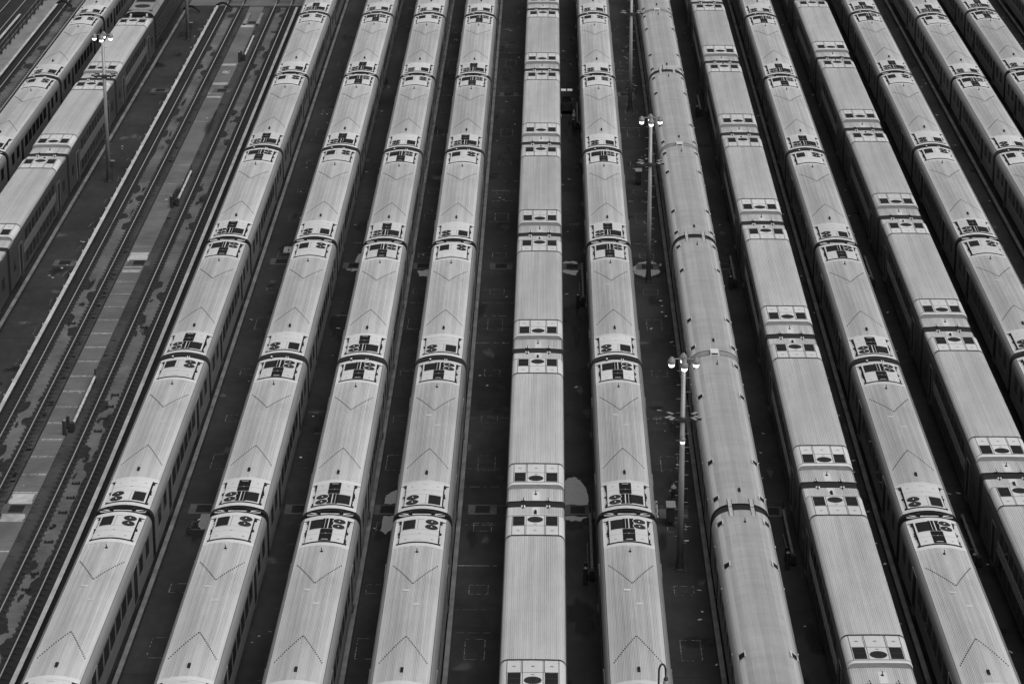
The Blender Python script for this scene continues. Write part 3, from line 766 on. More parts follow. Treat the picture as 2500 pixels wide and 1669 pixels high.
def bilevel_unit():
    """raised end housing with vents and fan at the +y end"""
    Y = lambda v: HL - v
    hp = housing_prof(); b = MB()
    b.strip(hp, Y(5.25), Y(2.42), 0)
    # rolled front lip and soffit face
    inn = lambda s_, d: [(u * s_, 4.0 + (z - 4.0) * (1 - d)) for u, z in hp]
    rows = [(hp, Y(2.42)), ([(u, z + .004) for u, z in hp], Y(2.40)), (inn(.997, .02), Y(2.27)), (inn(.985, .09), Y(2.19))]
    for (p0, ya), (p1, yb) in zip(rows, rows[1:]):
        for i in range(len(hp) - 1):
            b.quad([(p0[i][0], ya, p0[i][1]), (p1[i][0], yb, p1[i][1]), (p1[i + 1][0], yb, p1[i + 1][1]), (p0[i + 1][0], ya, p0[i + 1][1])], 0)
    p1 = rows[-1][0]; yb = Y(2.19)
    dn = [(u * .99, zl(1.3) - .005 if abs(u) > 1.3 else zl(u) - .005) for u, z in p1]
    for i in range(len(hp) - 1):
        b.quad([(p1[i][0], yb, p1[i][1]), (dn[i][0], yb - .06, dn[i][1]), (dn[i + 1][0], yb - .06, dn[i + 1][1]), (p1[i + 1][0], yb, p1[i + 1][1])], 1)
    b.strip([(u, z + .03) for u, z in hp], Y(5.25) - .06, Y(5.25) + .06, 2); b.strip([(u, z) for u, z in hp], Y(5.25) - .085, Y(5.25) - .06, 2)
    b.strip([(u, z + .008) for u, z in hp], Y(2.47), Y(2.425), 2)
    T = lambda u, d: zh(u) + d
    def flat(u0, u1, v0, v1, d, k): b.strip([(u0, T(u0, d)), ((u0 + u1) / 2, T((u0 + u1) / 2, d)), (u1, T(u1, d))], Y(v1), Y(v0), k)
    for u in (-.52, .52): flat(u - .045, u - .02, 2.5, 5.2, .006, 2); flat(u + .02, u + .045, 2.5, 5.2, .006, 2)
    for u in (-1.235, 1.235): flat(u - .014, u + .014, 2.5, 5.2, .006, 2)
    flat(-1.22, 1.22, 3.87, 3.91, .006, 2)
    for u in (-.9, 0, .9): flat(u - .08, u + .08, 4.5, 4.62, .007, 3)
    flat(-.08, .08, 3.6, 3.70, .007, 3)
    root = b.mesh('hvac_housing', ['unit', 'cover', 'seam', 'cant'])
    parts = []
    for s_ in (-1, 1):
        g = MB(); u0, u1 = sorted((s_ * .555, s_ * 1.205))
        g.strip([(u0, T(u0, .007)), (u1, T(u1, .007))], Y(3.85), Y(2.55), 0)
        for v in (2.62, 3.18): g.strip([(u0, T(u0, .016)), (u1, T(u1, .016))], Y(v + .03), Y(v), 1)
        for u in (u0, u1): g.box(u - .012, u + .012, Y(3.84), Y(2.55), T(u, -.01), T(u, .02), 2)
        parts.append(('vent', g.mesh('vent', ['grille', 'dark metal', 'unit'])))
    f = MB()
    f.quad([(.385 * cos(2 * pi * i / 28), Y(3.03) + .385 * sin(2 * pi * i / 28), T(0, .018)) for i in range(28)], 0)
    f.lathe([(.385, .018), (.42, .0)], (0, Y(3.03), T(0, 0)), 28, 1)
    for i in range(6):
        a = pi * i / 6; d = Vector((cos(a), sin(a), 0)) * .37; n_ = Vector((-sin(a), cos(a), 0)) * .012; c = Vector((0, Y(3.03), T(0, .022)))
        f.quad([tuple(c + d - n_), tuple(c + d + n_), tuple(c - d + n_), tuple(c - d - n_)], 1)
    parts.append(('fan', f.mesh('fan', ['fan', 'seam'])))
    return root, parts
def bracket_mesh():
    b = MB(); b.box(-.035, .035, -.16, .16, 4.06, 4.11, 1)
    for s_ in (-1, 1): b.lathe([(.055, 0), (.06, .05), (.03, .10), (0, .11)], (s_ * .07, .04, 4.09), 8, 0)
    b.cyl((0, -.05, 4.09), (0, -.22, 4.14), .025, n=6, k=1)
    return b.mesh('marker_lamp', ['trim', 'bracket'])
BROOF, BBODY = bilevel_roof(), bilevel_body(); BUNIT = bilevel_unit(); BBRK = bracket_mesh()
BWIN = window_mesh(1.05, .78, 1.6); BDOOR = door_mesh(1.15, .95, 3.1, 1.6); BSTEP = step_mesh(1.6)
def bflute():
    b = MB()
    for z in (2.06, 2.26, 2.46, 2.62): b.box(1.6, 1.622, -7.1, 7.1, z, z + .018)
    return b.mesh('side_fluting', 'fluting')
BFL = bflute()
def bell_flat():
    b = MB(); o_ = [(u * .985, z - .03 if z > 1 else z) for u, z in bilevel_outline()]
    b.strip(o_, EY - .0, HL, 0); b.strip(o_, HL, 2 * HL - EY, 0); return b.mesh('gangway_bellows', 'rubber')
BBEL = bell_flat()
BANT = antenna_mesh(True); BANT2 = antenna_mesh(False)
def bilevel_car(X, y0, label, bell=True):
    t = thing('bilevel_car', label, 'rail car', (X, y0 + HL, 0), 0, 'bilevel rail cars')
    link('body', BBODY, t); link('roof', BROOF, t); link('underframe', SUNDER, t, (0, 0, -.14))
    for e in (0.0, pi):
        u = link('hvac_housing', BUNIT[0], t, rz=e)
        for nm, me in BUNIT[1]: link(nm, me, u)
        for x in (-.68, .68): link('marker_lamp', BBRK, t, (x * (1 if not e else -1), (EY - .06) * (1 if not e else -1), 0), e)
        link('side_fluting', BFL, t, rz=e)
        for i in range(9):
            link('window', BWIN, t, (0, -5.8 + 1.45 * i, 3.16), e); link('window', BWIN, t, (0, -5.8 + 1.45 * i, 1.50), e)
        for y in (-8.3, 8.3): link('door', BDOOR, t, (0, y, 0), e); link('door_step', BSTEP, t, (0, y, -.12), e)
        for y in (-10.7, 10.7): link('window', BWIN, t, (0, y, 2.2), e)
        link('truck', TRUCK, t, (0, -9.3 if e else 9.3, 0))
    link('antenna', BANT, t, (0, HL - 1.25, zl(0) - 3.75)); link('antenna', BANT2, t, (0, -HL + 1.35, zl(0) - 3.75))
    if bell: link('gangway_bellows', BBEL, t)
    return t
BIL = [(-39.8, 139.65, 1, 4, 25.95, 'train behind the locomotive', False), (-0.64, 143.85, -1, 7, 25.95, 'bilevel train at the centre', True),
       (15.6, 146.95, -1, 7, 26.0, 'bilevel train right of the round-roofed one', True), (25.85, 148.5, -1, 7, 26.05, 'rightmost bilevel train', True)]
for X, g0, i0, cnt, pit, tn, _ in BIL:
    for k in range(cnt):
        o = ORD[k] if k < cnt - 1 else 'topmost'
        bilevel_car(X, g0 + pit * (i0 + k), '%s car of the %s' % (o if k else 'lowest', tn))

# ------------------------------------------------------------------ round-roofed car
RP = [(0, 0), (.2, .006), (.4, .022), (.6, .05), (.8, .095), (1.0, .165), (1.14, .23), (1.28, .33), (1.40, .45), (1.5, .60), (1.57, .78), (1.61, .98), (1.62, 1.15)]
ROUND = [(-u, 3.98 - d) for u, d in RP[::-1]] + [(u, 3.98 - d) for u, d in RP[1:]]
def zo(u):
    u = abs(u)
    for (a, c), (d, e) in zip(RP, RP[1:]):
        if u <= d: return 3.98 - (c + (e - c) * (u - a) / (d - a))
    return 2.8
def round_roof():
    b = MB(); ks = []
    for (u0, z0), (u1, z1) in zip(ROUND, ROUND[1:]):
        m = abs((u0 + u1) / 2); ks.append(1 if 1.14 < m < 1.41 else 0)
    b.strip(ROUND, -EY, EY, ks)
    for u in (-.85, -.51, -.17, .17, .51, .85): b.strip([(u - .008, zo(u) + .004), (u + .008, zo(u) + .004)], -EY, EY, 2)
    for u in (-1.14, 1.14): b.strip([(u - .01, zo(u - .01) + .004), (u + .01, zo(u + .01) + .004)], -EY, EY, 2)
    return b.mesh('roof', ['round roof', 'eave', 'groove'])
def round_body():
    b = MB()
    for s_ in (-1, 1):
        pr = [(s_ * 1.62, .95), (s_ * 1.62, 2.83)]; b.strip(pr if s_ < 0 else pr[::-1], -EY, EY, 0)
    ol = [(-1.62, .95)] + ROUND + [(1.62, .95)]
    for e in (-1, 1): b.cap(ol, e * EY, 1, e > 0)
    b.quad([(-1.62, -EY, .95), (-1.62, EY, .95), (1.62, EY, .95), (1.62, -EY, .95)], 1)
    return b.mesh('body', ['side', 'end'])
def round_vent():
    b = MB(); u0, u1 = 1.13, 1.42
    q = lambda u, d: (u, zo(u) + d)
    b.strip([q(u0, .05), q(u1, .05)], -.32, .28, 1)
    for (y0, y1) in ((-.34, -.28), (.27, .34)): b.strip([q(u0 - .03, .065), q(u1 + .03, .065)], y0, y1, 0)
    b.strip([q(u0 - .05, .07), q(u0 + .02, .07)], -.34, .34, 0); b.strip([q(u1 - .02, .065), q(u1 + .04, .065)], -.34, .34, 0)
    b.quad([(u0 - .05, -.345, zo(u0) + .0), (u1 + .04, -.345, zo(u1) - .02), (u1 + .04, -.345, zo(u1) + .065), (u0 - .05, -.345, zo(u0) + .07)], 2)
    return b.mesh('roof_vent', ['unit', 'panel', 'cant'])
def round_cap():
    b = MB(); o_ = [(u * .995, z - .01) for u, z in ROUND]
    b.strip(o_, EY, 2 * HL - EY, 0)
    b.strip([(u, z + .006) for u, z in ROUND], EY - .04, EY + .02, 1); b.strip([(u, z + .006) for u, z in ROUND], 2 * HL - EY - .02, 2 * HL - EY + .04, 1)
    return b.mesh('gangway_cover', ['cover', 'seam'])
def round_dome():
    b = MB(); b.box(-.26, .26, HL - .42, HL + .38, 3.90, 4.12, 0); b.box(-.20, .20, HL - .47, HL - .42, 3.95, 4.08, 1); b.box(-.30, .30, HL - .5, HL - .44, 3.95, 4.0, 0); return b.mesh('vent_box', ['unit', 'panel'])
def round_bel():
    b = MB(); o_ = [(u * .97, 2.2 + (z - 2.2) * .965) for u, z in ROUND]; b.strip(o_, EY, 2 * HL - EY, 0); return b.mesh('gangway_bellows', 'rubber')
def round_brk():
    b = MB(); b.box(-.10, .10, -.75, .30, zo(.6) - .04, zo(.6) + .035, 0); b.box(-.125, -.10, -.75, .1, zo(.6) - .04, zo(.6) + .045, 1); b.box(.10, .125, -.75, .1, zo(.6) - .04, zo(.6) + .045, 1); return b.mesh('buffer_bar', ['eave', 'bracket'])
def round_lamp():
    b = MB(); b.lathe([(.03, -.03), (.05, 0), (.04, .04), (0, .055)], (1.60, 0, 3.02), 8); return b.mesh('side_lamp', 'white')
def round_box():
    b = MB(); b.box(-.12, 1.02, -.22, .1, 3.96, 4.2, 0); b.box(-.42, -.2, -.2, .06, 3.94, 4.16, 0); b.cyl((-.5, -.05, 3.95), (-.5, -.05, 4.35), .03, n=6, k=1); b.box(-.7, -.56, -.1, .1, 3.93, 4.1, 0); return b.mesh('roof_box', ['unit', 'bracket'])
RROOF, RBODY, RVENT, RCAP, RDOME, RBEL, RBRK, RLAMP = round_roof(), round_body(), round_vent(), round_cap(), round_dome(), round_bel(), round_brk(), round_lamp()
RBOX = round_box()
for k in range(7):
    i = -1 + k; o = ORD[k] if k < 6 else 'topmost'
    black = (i + 1) % 2 == 0
    t = thing('round_roof_car', '%s car of the round-roofed train with small square roof vents' % o, 'rail car', (10.53, 143.9 + 26.0 * i + HL, 0), 0, 'round-roofed rail cars')
    link('body', RBODY, t); link('roof', RROOF, t); link('underframe', SUNDER, t)
    for e in (0.0, pi):
        for y in (-11.2, -5.6, 5.5, 11.2): link('roof_vent', RVENT, t, (0, y, 0), e)
        for y in (-9.6, -4.0, 4.0, 9.6): link('side_lamp', RLAMP, t, (0, y, 0), e)
        for y in (-4.5, -2.7, -.9, .9, 2.7, 4.5, -9.0, 9.0): link('window', SWIN2, t, (0, y, 2.3), e)
        for y in (-6.9, 6.9): link('door', SDOOR, t, (0, y, -.15), e)
        link('truck', TRUCK, t, (0, -8.9 if e else 8.9, 0))
    if black:
        link('gangway_bellows', RBEL, t)
    else:
        link('gangway_cover', RCAP, t); link('vent_box', RDOME, t)
    for e in ((0.0,) if black else (pi,)):
        for x in (-.6, .6): link('buffer_bar', RBRK, t, (x, (EY + .1) * (-1 if e else 1), 0), e)
    link('antenna', ANT_S, t, (0.05, HL - 2.2, .23)); link('antenna', ANT_B, t, (0.05, -HL + 2.4, .22))
    if i == 4: link('roof_box', RBOX, t, (0.1, -EY + .25, 0))

# ------------------------------------------------------------------ locomotive
def loco():
    t = thing('locomotive', 'diesel locomotive with black roof grille and round fan, cut by the top edge', 'locomotive', (-39.75, 269.9, 0))
    pr = [(-1.55, 1.0), (-1.55, 3.6), (-1.45, 4.0), (-1.2, 4.28), (-.8, 4.40), (0, 4.44), (.8, 4.40), (1.2, 4.28), (1.45, 4.0), (1.55, 3.6), (1.55, 1.0)]
    b = MB(); b.strip(pr, .2, 22.5, [1, 1, 0, 0, 0, 0, 0, 0, 1, 1]); b.cap(pr, .2, 2); b.cap(pr, 22.5, 2, True)
    for y in (4.9, 9.4, 14.0, 18.5): b.strip([(u * 1.004, z + .004) for u, z in pr], y, y + .05, 3)
    for s_ in (-1, 1):
        for z in (1.55, 1.95, 2.35, 2.75, 3.15): b.box(s_ * 1.55, s_ * 1.60, .4, 22.3, z, z + .16, 4)
    link('body', b.mesh('body', ['cant', 'end', 'end', 'seam', 'bilevel side']), t)
    g = MB(); g.box(-.95, .95, 4.6, 8.6, 4.40, 4.455, 0); g.box(-1.0, 1.0, 4.5, 4.6, 4.40, 4.49, 1); g.box(-1.0, -.95, 4.6, 8.6, 4.40, 4.49, 1); g.box(.95, 1.0, 4.6, 8.6, 4.40, 4.49, 1)
    link('radiator_grille', g.mesh('radiator_grille', ['grille', 'fluting']), t)
    h = MB(); h.box(-1.05, 1.05, 1.2, 4.3, 4.36, 4.465); h.box(-1.2, 1.2, .95, 1.1, 4.33, 4.40, 1); hp = link('fan_hatch', h.mesh('fan_hatch', ['cover', 'bracket']), t)
    f = MB(); f.cyl((0, 2.7, 4.45), (0, 2.7, 4.50), .74, n=28, k=0); f.cyl((0, 2.7, 4.5), (0, 2.7, 4.51), .66, n=28, k=1); link('fan', f.mesh('fan', ['seam', 'fan']), hp)
    for s_ in (-1, 1):
        for (y, wd) in ((2.6, 1.3), (6.2, 1.0)):
            wm = MB(); wm.box(s_ * 1.55, s_ * 1.585, y - wd / 2, y + wd / 2, 1.3, 2.9); link('window', wm.mesh('window', 'glass'), t)
    e = MB(); e.box(-.5, .5, -.25, .2, 3.9, 4.2, 0); e.box(-.85, -.7, -.2, .2, 3.9, 4.25, 1); e.box(.7, .85, -.2, .2, 3.9, 4.25, 1); link('exhaust_box', e.mesh('exhaust_box', ['panel', 'unit']), t)
    u = MB(); u.box(-1.3, 1.3, 6, 16, .35, 1.0); link('fuel_tank', u.mesh('fuel_tank', 'under'), t)
    for y in (3.4, 19.0): link('truck', TRUCK, t, (0, y, 0))
loco()

# ------------------------------------------------------------------ lamp posts
def lamp_head_mesh():
    b = MB(); b.lathe([(0, .32), (.10, .31), (.11, .27), (.21, .18), (.25, .09), (.255, .0), (.24, -.10), (.21, -.12)], n=18, ks=0); return b.mesh('lamp_head', 'lamp grey', True)
def lamp_glass_mesh():
    b = MB(); b.lathe([(.215, -.11), (.20, -.20), (.16, -.29), (.05, -.33), (0, -.33)], n=18); return b.mesh('lamp_glass', 'lit', True)
HEAD, GLASS = lamp_head_mesh(), lamp_glass_mesh()
def camera_mesh():
    b = MB(); b.box(-.08, .08, -.24, .10, -.06, .07, 1); b.box(-.10, .10, -.30, .12, .07, .09, 0); b.cyl((0, -.28, 0), (0, -.33, 0), .06, n=8, k=1); b.box(-.03, .03, -.03, .03, -.18, -.07, 1); return b.mesh('floodlight', ['cover', 'dark metal'])
CAMM = camera_mesh()
def post(X, Y, label, small=False, box=None):
    t = thing('lamp_post', label, 'lamp post', (X, Y, 0), group='tall lamp posts in the lanes')
    b = MB(); b.cyl((0, 0, .3), (0, 0, 12.2), .175, .115, 16); link('pole', b.mesh('pole', 'galv', True), t)
    b = MB(); b.lathe([(.30, 0), (.30, .08), (.24, .12), (.21, .35), (.176, .8)], n=16); b.box(-.36, .36, -.36, .36, -.02, .03); link('base', b.mesh('base', 'iron'), t)
    b = MB()
    for (dx, dy) in ((1, 0), (0, 1)): b.cyl((-.62 * dx, -.62 * dy, 12.28 - .04 * dy), (.62 * dx, .62 * dy, 12.28 - .04 * dy), .035, n=8)
    b.cyl((0, 0, 12.15), (0, 0, 12.4), .13, .11, 12); link('crossarm', b.mesh('crossarm', 'lamp grey'), t)
    for (dx, dy) in ((.66, 0), (-.66, 0), (0, .66), (0, -.66)):
        h = link('lamp_head', HEAD, t, (dx, dy, 12.10)); h.scale = (.80, .80, .92); link('lamp_glass', GLASS, h)
    b = MB(); b.box(-.60, .60, -.22, -.14, 8.80, 8.87); b.box(-.60, .60, .14, .22, 8.80, 8.87); b.box(-.64, -.56, -.3, .3, 8.78, 8.88); b.box(.56, .64, -.3, .3, 8.78, 8.88); b.lathe([(.22, 8.7), (.22, 8.95), (.15, 9.0)], n=14)
    br = link('bracket_ring', b.mesh('bracket_ring', 'dark metal'), t)
    for (dx, dy, a) in ((-.72, -.15, -.9), (.72, -.15, .9), (-.55, -.36, -.5), (.55, -.36, .5), (-.6, .35, -2.4), (.6, .35, 2.4)):
        link('floodlight', CAMM, br, (dx, dy, 8.95), a)
    for i in range(26):
        z = 1.6 + .40 * i; s_ = -1 if i % 2 else 1
        if 8.4 < z < 9.2: continue
        r = MB(); r.cyl((s_ * .13, 0, z), (s_ * .36, 0, z), .013, n=5); link('rung', r.mesh('rung', 'lamp grey'), t)
    if small:
        h = link('lamp_head', HEAD, t, (0, -.30, 7.75), label='single small lamp on the front of the pole'); h.scale = (.62, .62, .75); link('lamp_glass', GLASS, h)
    if box:
        b = MB(); b.box(.20, .52, -.15, .15, 1.25, 1.75, 0); b.box(.18, .54, -.17, .17, 1.75, 1.79, 1); b.cyl((.3, 0, 0), (.3, 0, 1.25), .035, n=8, k=0); link('junction_box', b.mesh('junction_box', ['dark metal', 'lamp grey']), t)
    return t
post(7.28, 144.41, 'nearest lamp post, lit, beside the round-roofed train, with an extra small lamp', True)
post(7.29, 197.5, 'lit lamp post in the middle of the round-roofed train lane')
post(7.30, 249.1, 'lamp post at the top of the round-roofed train lane, its head cut off')
post(-36.08, 224.4, 'lit lamp post at the left, in front of the bilevel side', False, True)
post(-36.08, 277.6, 'lamp post at the top left with its head cut off, near the locomotive', False, True)
# gooseneck lamp at the near end of a track
t = thing('gooseneck_lamp', 'black gooseneck lamp at the bottom edge, in front of a ribbed roof', 'lamp', (4.62, 106.4, 0))
b = MB(); pts = [(0, 0, 0), (0, 0, 11.7)] + [(.14 - .14 * cos(a), 0, 11.72 + .34 * sin(a)) for a in [pi * i / 8 for i in range(1, 9)]] + [(.29, 0, 11.5)]
b.tube([Vector(p) for p in pts], .042, 10); link('pole', b.mesh('pole', 'iron'), t)
b = MB(); b.lathe([(.04, .0), (.09, -.10), (.10, -.16)], (.29, 0, 11.5), 12); h = link('lamp_head', b.mesh('lamp_head', 'iron'), t)
b = MB(); b.lathe([(.09, -.16), (.12, -.30), (.08, -.42), (0, -.45)], (.29, 0, 11.5), 12); link('lamp_glass', b.mesh('lamp_glass', 'sack', True), h)

# ------------------------------------------------------------------ water pipes on stands
def pipe_stand(X, y0, y1, label, mat='pvc', mir=1):
    t = thing('water_pipe', label, 'pipe', (X, 0, 0), group='long water pipes on stands')
    b = MB(); b.cyl((0, y0, .42), (0, y1, .42), .085, n=12)
    yy = y0 + .9
    while yy < y1: b.cyl((0, yy, .42), (0, yy + .05, .42), .092, n=12, k=1); yy += 1.35
    for q in (.35, .7): b.cyl((0, y0 + (y1 - y0) * q, .42), (0, y0 + (y1 - y0) * q + .25, .42), .10, n=12, k=0)
    link('pipe', b.mesh('pipe', [mat, 'cover']), t)
    b = MB(); b.cyl((-.38 * mir, y0 - .7, 0), (-.38 * mir, y0 - .7, 1.0), .13, .12, 12); b.lathe([(.12, 1.0), (.08, 1.06), (0, 1.07)], (-.38 * mir, y0 - .7, 0), 12, 1); link('bollard', b.mesh('bollard', ['iron', 'lamp grey']), t)
    b = MB(); b.cyl((-.34 * mir, y0 + .45, 0), (-.34 * mir, y0 + .45, .85), .12, .11, 12); link('bollard', b.mesh('bollard', 'iron'), t)
    b = MB(); b.box(-.16, .12, y0 - .25, y0 + .15, .1, .62); b.cyl((-.3 * mir, y0 - .05, .35), (.1, y0 - .05, .35), .10, n=10); link('valve', b.mesh('valve', 'iron'), t)
    b = MB(); b.box(-.06, .06, y1 - .15, y1 - .03, 0, .5); b.box(-.04, .04, y1 + .1, y1 + .2, 0, .9); link('rest', b.mesh('rest', 'iron'), t)
    b = MB(); b.cyl((-.22 * mir, y0 + .3, .30), (-.22 * mir, y0 + (y1 - y0) * .6, .06), .025, n=6); link('side_hose', b.mesh('side_hose', 'dull pipe'), t)
pipe_stand(-29.66, 165.7, 174.9, 'pale pipe on stands between the empty tracks, nearest the bottom')
pipe_stand(-29.55, 217.2, 226.2, 'pale pipe on stands between the empty tracks, middle one')
pipe_stand(-29.52, 268.5, 277.7, 'pale pipe on stands between the empty tracks, near the top')
pipe_stand(2.46, 142.9, 151.5, 'grey pipe right of the centre bilevel, below the big puddle', 'dull pipe')
pipe_stand(2.48, 191.8, 200.6, 'grey pipe right of the centre bilevel, beside the middle drain', 'dull pipe')
pipe_stand(2.52, 242.4, 250.2, 'grey pipe right of the centre bilevel, beside the small cart', 'dull pipe')
pipe_stand(13.58, 145.2, 152.2, 'pipe between the round-roofed train and the bilevel, nearest the bottom', 'dull pipe')
pipe_stand(13.54, 196.3, 202.6, 'pipe between the round-roofed train and the bilevel, middle one', 'dull pipe')
pipe_stand(13.57, 247.3, 253.2, 'pipe between the round-roofed train and the bilevel, near the top', 'dull pipe')
pipe_stand(23.77, 145.1, 151.6, 'grey pipe left of the rightmost bilevel train, nearest the bottom', 'dull pipe')
pipe_stand(23.55, 196.5, 202.7, 'grey pipe left of the rightmost bilevel train, higher up', 'dull pipe')

# ------------------------------------------------------------------ drains
def grate_mesh():
    b = MB(); b.box(-.40, .40, -.52, .52, .004, .010, 1)
    for i in range(9): x = -.34 + .085 * i; b.box(x - .018, x + .018, -.46, .46, .010, .028, 0)
    for y in (-.5, 0, .5): b.box(-.40, .40, y - .03, y + .03, .010, .030, 0)
    for x in (-.4, .4): b.box(x - .025, x + .025, -.53, .53, .010, .030, 0)
    return b.mesh('grate', ['bed', 'seam'])
def collar_mesh(mat):
    b = MB()
    for (x0, x1, y0, y1) in ((-.83, -.43, -.75, .75), (.43, .83, -.75, .75), (-.43, .43, .55, .75), (-.43, .43, -.75, -.55)): b.box(x0, x1, y0, y1, -.02, .012)
    return b.mesh('collar', mat)
GR, CO = grate_mesh(), collar_mesh('collar')
DR = [(-36.0, 201.6, 'drain in the lamp post lane left of the empty tracks'), (-36.05, 256.2, 'drain below the top left lamp post'),
      (-30.78, 152.7, 'drain with white paint between the empty tracks, nearest the bottom'), (-30.45, 201.5, 'drain with white paint between the empty tracks, middle one'), (-30.3, 256.0, 'drain between the empty tracks near the top'),
      (-30.4, 285.5, 'drain between pale kerbs at the top of the empty tracks'),
      (-19.95, 153.0, 'drain with puddle right of the first ribbed train, nearest the bottom'), (-19.9, 202.2, 'drain right of the first ribbed train, half way up'),
      (-14.4, 153.0, 'drain right of the second ribbed train, nearest the bottom'), (-14.4, 201.2, 'drain right of the second ribbed train, half way up'),
      (-9.26, 153.0, 'drain with two pale puddles right of the third ribbed train'), (-9.3, 201.2, 'drain right of the third ribbed train, half way up'),
      (-3.76, 153.1, 'drain in the wide centre lane, nearest the bottom'), (-3.5, 201.2, 'drain in the wide centre lane, half way up'), (-3.72, 255.1, 'drain in the wide centre lane, near the top'),
      (1.76, 153.1, 'drain between two pale puddles right of the centre bilevel'), (1.76, 201.1, 'drain right of the centre bilevel, half way up'),
      (7.34, 201.2, 'drain in a puddle at the foot of the middle lamp post'), (7.3, 152.6, 'drain behind the near lamp post by the hydrant'), (7.0, 255.2, 'drain by the farthest lamp post'),
      (13.0, 153.0, 'drain right of the round-roofed train, nearest the bottom'), (13.0, 201.3, 'drain right of the round-roofed train, half way up')]
for x, y, lab in DR:
    z = .05 if -31.5 < x < -30 else 0
    t = thing('drain', lab, 'drain', (x, y, z), group='drain grates in the lanes'); link('collar', CO, t); link('grate', GR, t)

# ------------------------------------------------------------------ hydrant, cabinets, cart, odds and ends
t = thing('fire_hydrant', 'black fire hydrant with pale cap near the nearest lamp post', 'hydrant', (7.38, 154.9, 0))
b = MB(); b.lathe([(.2, 0), (.2, .06), (.13, .08), (.13, .62), (.17, .64), (.17, .68)], n=14); link('barrel', b.mesh('barrel', 'iron', False), t)
b = MB(); b.lathe([(.19, .68), (.19, .72), (.15, .80), (.06, .90), (.04, .92), (.04, .99), (0, 1.0)], n=14); link('cap', b.mesh('cap', 'lamp grey', False), t)
for d in ((-1, 0), (1, 0), (0, -1)):
    b = MB(); b.cyl((d[0] * .1, d[1] * .1, .52), (d[0] * .24, d[1] * .24, .52), .07, n=10); link('outlet', b.mesh('outlet', 'lamp grey' if d[0] < 0 else 'iron'), t)
def cabinet(x, y, label):
    t = thing('signal_cabinet', label, 'cabinet', (x, y, 0), group='dark trackside cabinets')
    b = MB(); b.box(-.23, .23, -.42, .42, .28, 1.20); link('body', b.mesh('body', 'iron'), t)
    b = MB(); b.box(-.27, .27, -.50, .48, 1.20, 1.25); link('lid', b.mesh('lid', 'cover'), t)
    b = MB(); b.box(-.19, .19, -.435, -.42, .34, 1.14); b.box(.12, .15, -.455, -.435, .7, .82); link('door', b.mesh('door', 'iron'), t)
    for sx in (-.19, .19):
        for sy in (-.36, .36):
            b = MB(); b.box(sx - .03, sx + .03, sy - .03, sy + .03, 0, .28); link('leg', b.mesh('leg', 'iron'), t)
cabinet(7.33, 224.1, 'dark cabinet with grey lid left of the middle lamp post bracket')
cabinet(7.05, 151.0, 'dark cabinet with grey lid behind the nearest lamp post')
t = thing('utility_cart', 'small dark utility cart with white canopy beside the centre bilevel train', 'cart', (1.58, 248.6, 0))
b = MB(); b.box(-.46, .46, -1.1, 1.1, .35, .62); b.box(-.46, -.40, -1.1, .5, .62, .95); b.box(.40, .46, -1.1, .5, .62, .95); b.box(-.46, .46, -1.1, -1.0, .62, 1.05); b.box(-.46, .46, .95, 1.1, .62, .95); link('body', b.mesh('body', 'iron'), t)
b = MB(); b.box(-.5, -.06, .1, .75, 1.86, 1.92); b.box(.06, .5, .1, .75, 1.86, 1.92); b.box(-.06, .06, .1, .75, 1.84, 1.87, 1); link('canopy', b.mesh('canopy', ['white', 'iron']), t)
for sx in (-.43, .43):
    for sy in (.12, .72):
        b = MB(); b.cyl((sx, sy, .9), (sx, sy, 1.86), .025, n=6); link('pillar', b.mesh('pillar', 'iron'), t)
b = MB(); b.box(-.36, .36, .2, .55, .62, .85); b.box(-.36, .36, .55, .65, .85, 1.25); link('seat', b.mesh('seat', 'bed'), t)
b = MB(); b.cyl((-.2, -.05, .7), (-.2, .12, 1.1), .02, n=6); b.lathe([(.15, 0), (.17, .02), (.15, .03)], (-.2, .12, 1.1), 12); link('steering_wheel', b.mesh('steering_wheel', 'iron'), t)
for sx in (-.45, .45):
    for sy in (-.75, .75):
        b = MB(); b.cyl((sx - .08, sy, .25), (sx + .08, sy, .25), .25, n=14); link('wheel', b.mesh('wheel', 'rubber'), t)
def crumple(name, x, y, rx, ry, h, label, cat, mat='sack'):
    b = MB(); n, m = 10, 10; rr = random.Random(int(x * 10 + y))
    P = [[(x + rx * (2 * i / n - 1) + rr.uniform(-.03, .03), y + ry * (2 * j / m - 1) + rr.uniform(-.04, .04), max(.008, h * rr.uniform(.0, 1) * sin(pi * i / n) * sin(pi * j / m) + .01)) for j in range(m + 1)] for i in range(n + 1)]
    for i in range(n):
        for j in range(m):
            if rr.random() < .88: b.quad([P[i][j], P[i + 1][j], P[i + 1][j + 1], P[i][j + 1]])
    tag(link(name, b.mesh(name, mat)), label, cat)
crumple('plastic_sheet', 6.25, 153.3, .16, 1.3, .35, 'crumpled clear plastic sheet against the train near the nearest lamp post', 'plastic sheet')
crumple('plastic_sack', 2.22, 247.6, .13, .9, .45, 'pale plastic sack lying beside the small dark cart', 'sack')
crumple('plastic_sack', 1.02, 247.2, .09, .7, .4, 'pale plastic sack left of the small dark cart', 'sack')
crumple('rubble_heap', -30.7, 263.5, .55, 1.2, .12, 'pale broken concrete beside the pipe bollards near the top', 'rubble', 'paint patch')
crumple('rubble_heap', -19.65, 205.2, .35, .8, .12, 'pale rubble by the drain right of the first ribbed train', 'rubble', 'paint patch')
crumple('weed_clump', 18.45, 154.4, .35, .9, .3, 'straggly dark weeds beside the board right of the bilevel train', 'weeds', 'bed')
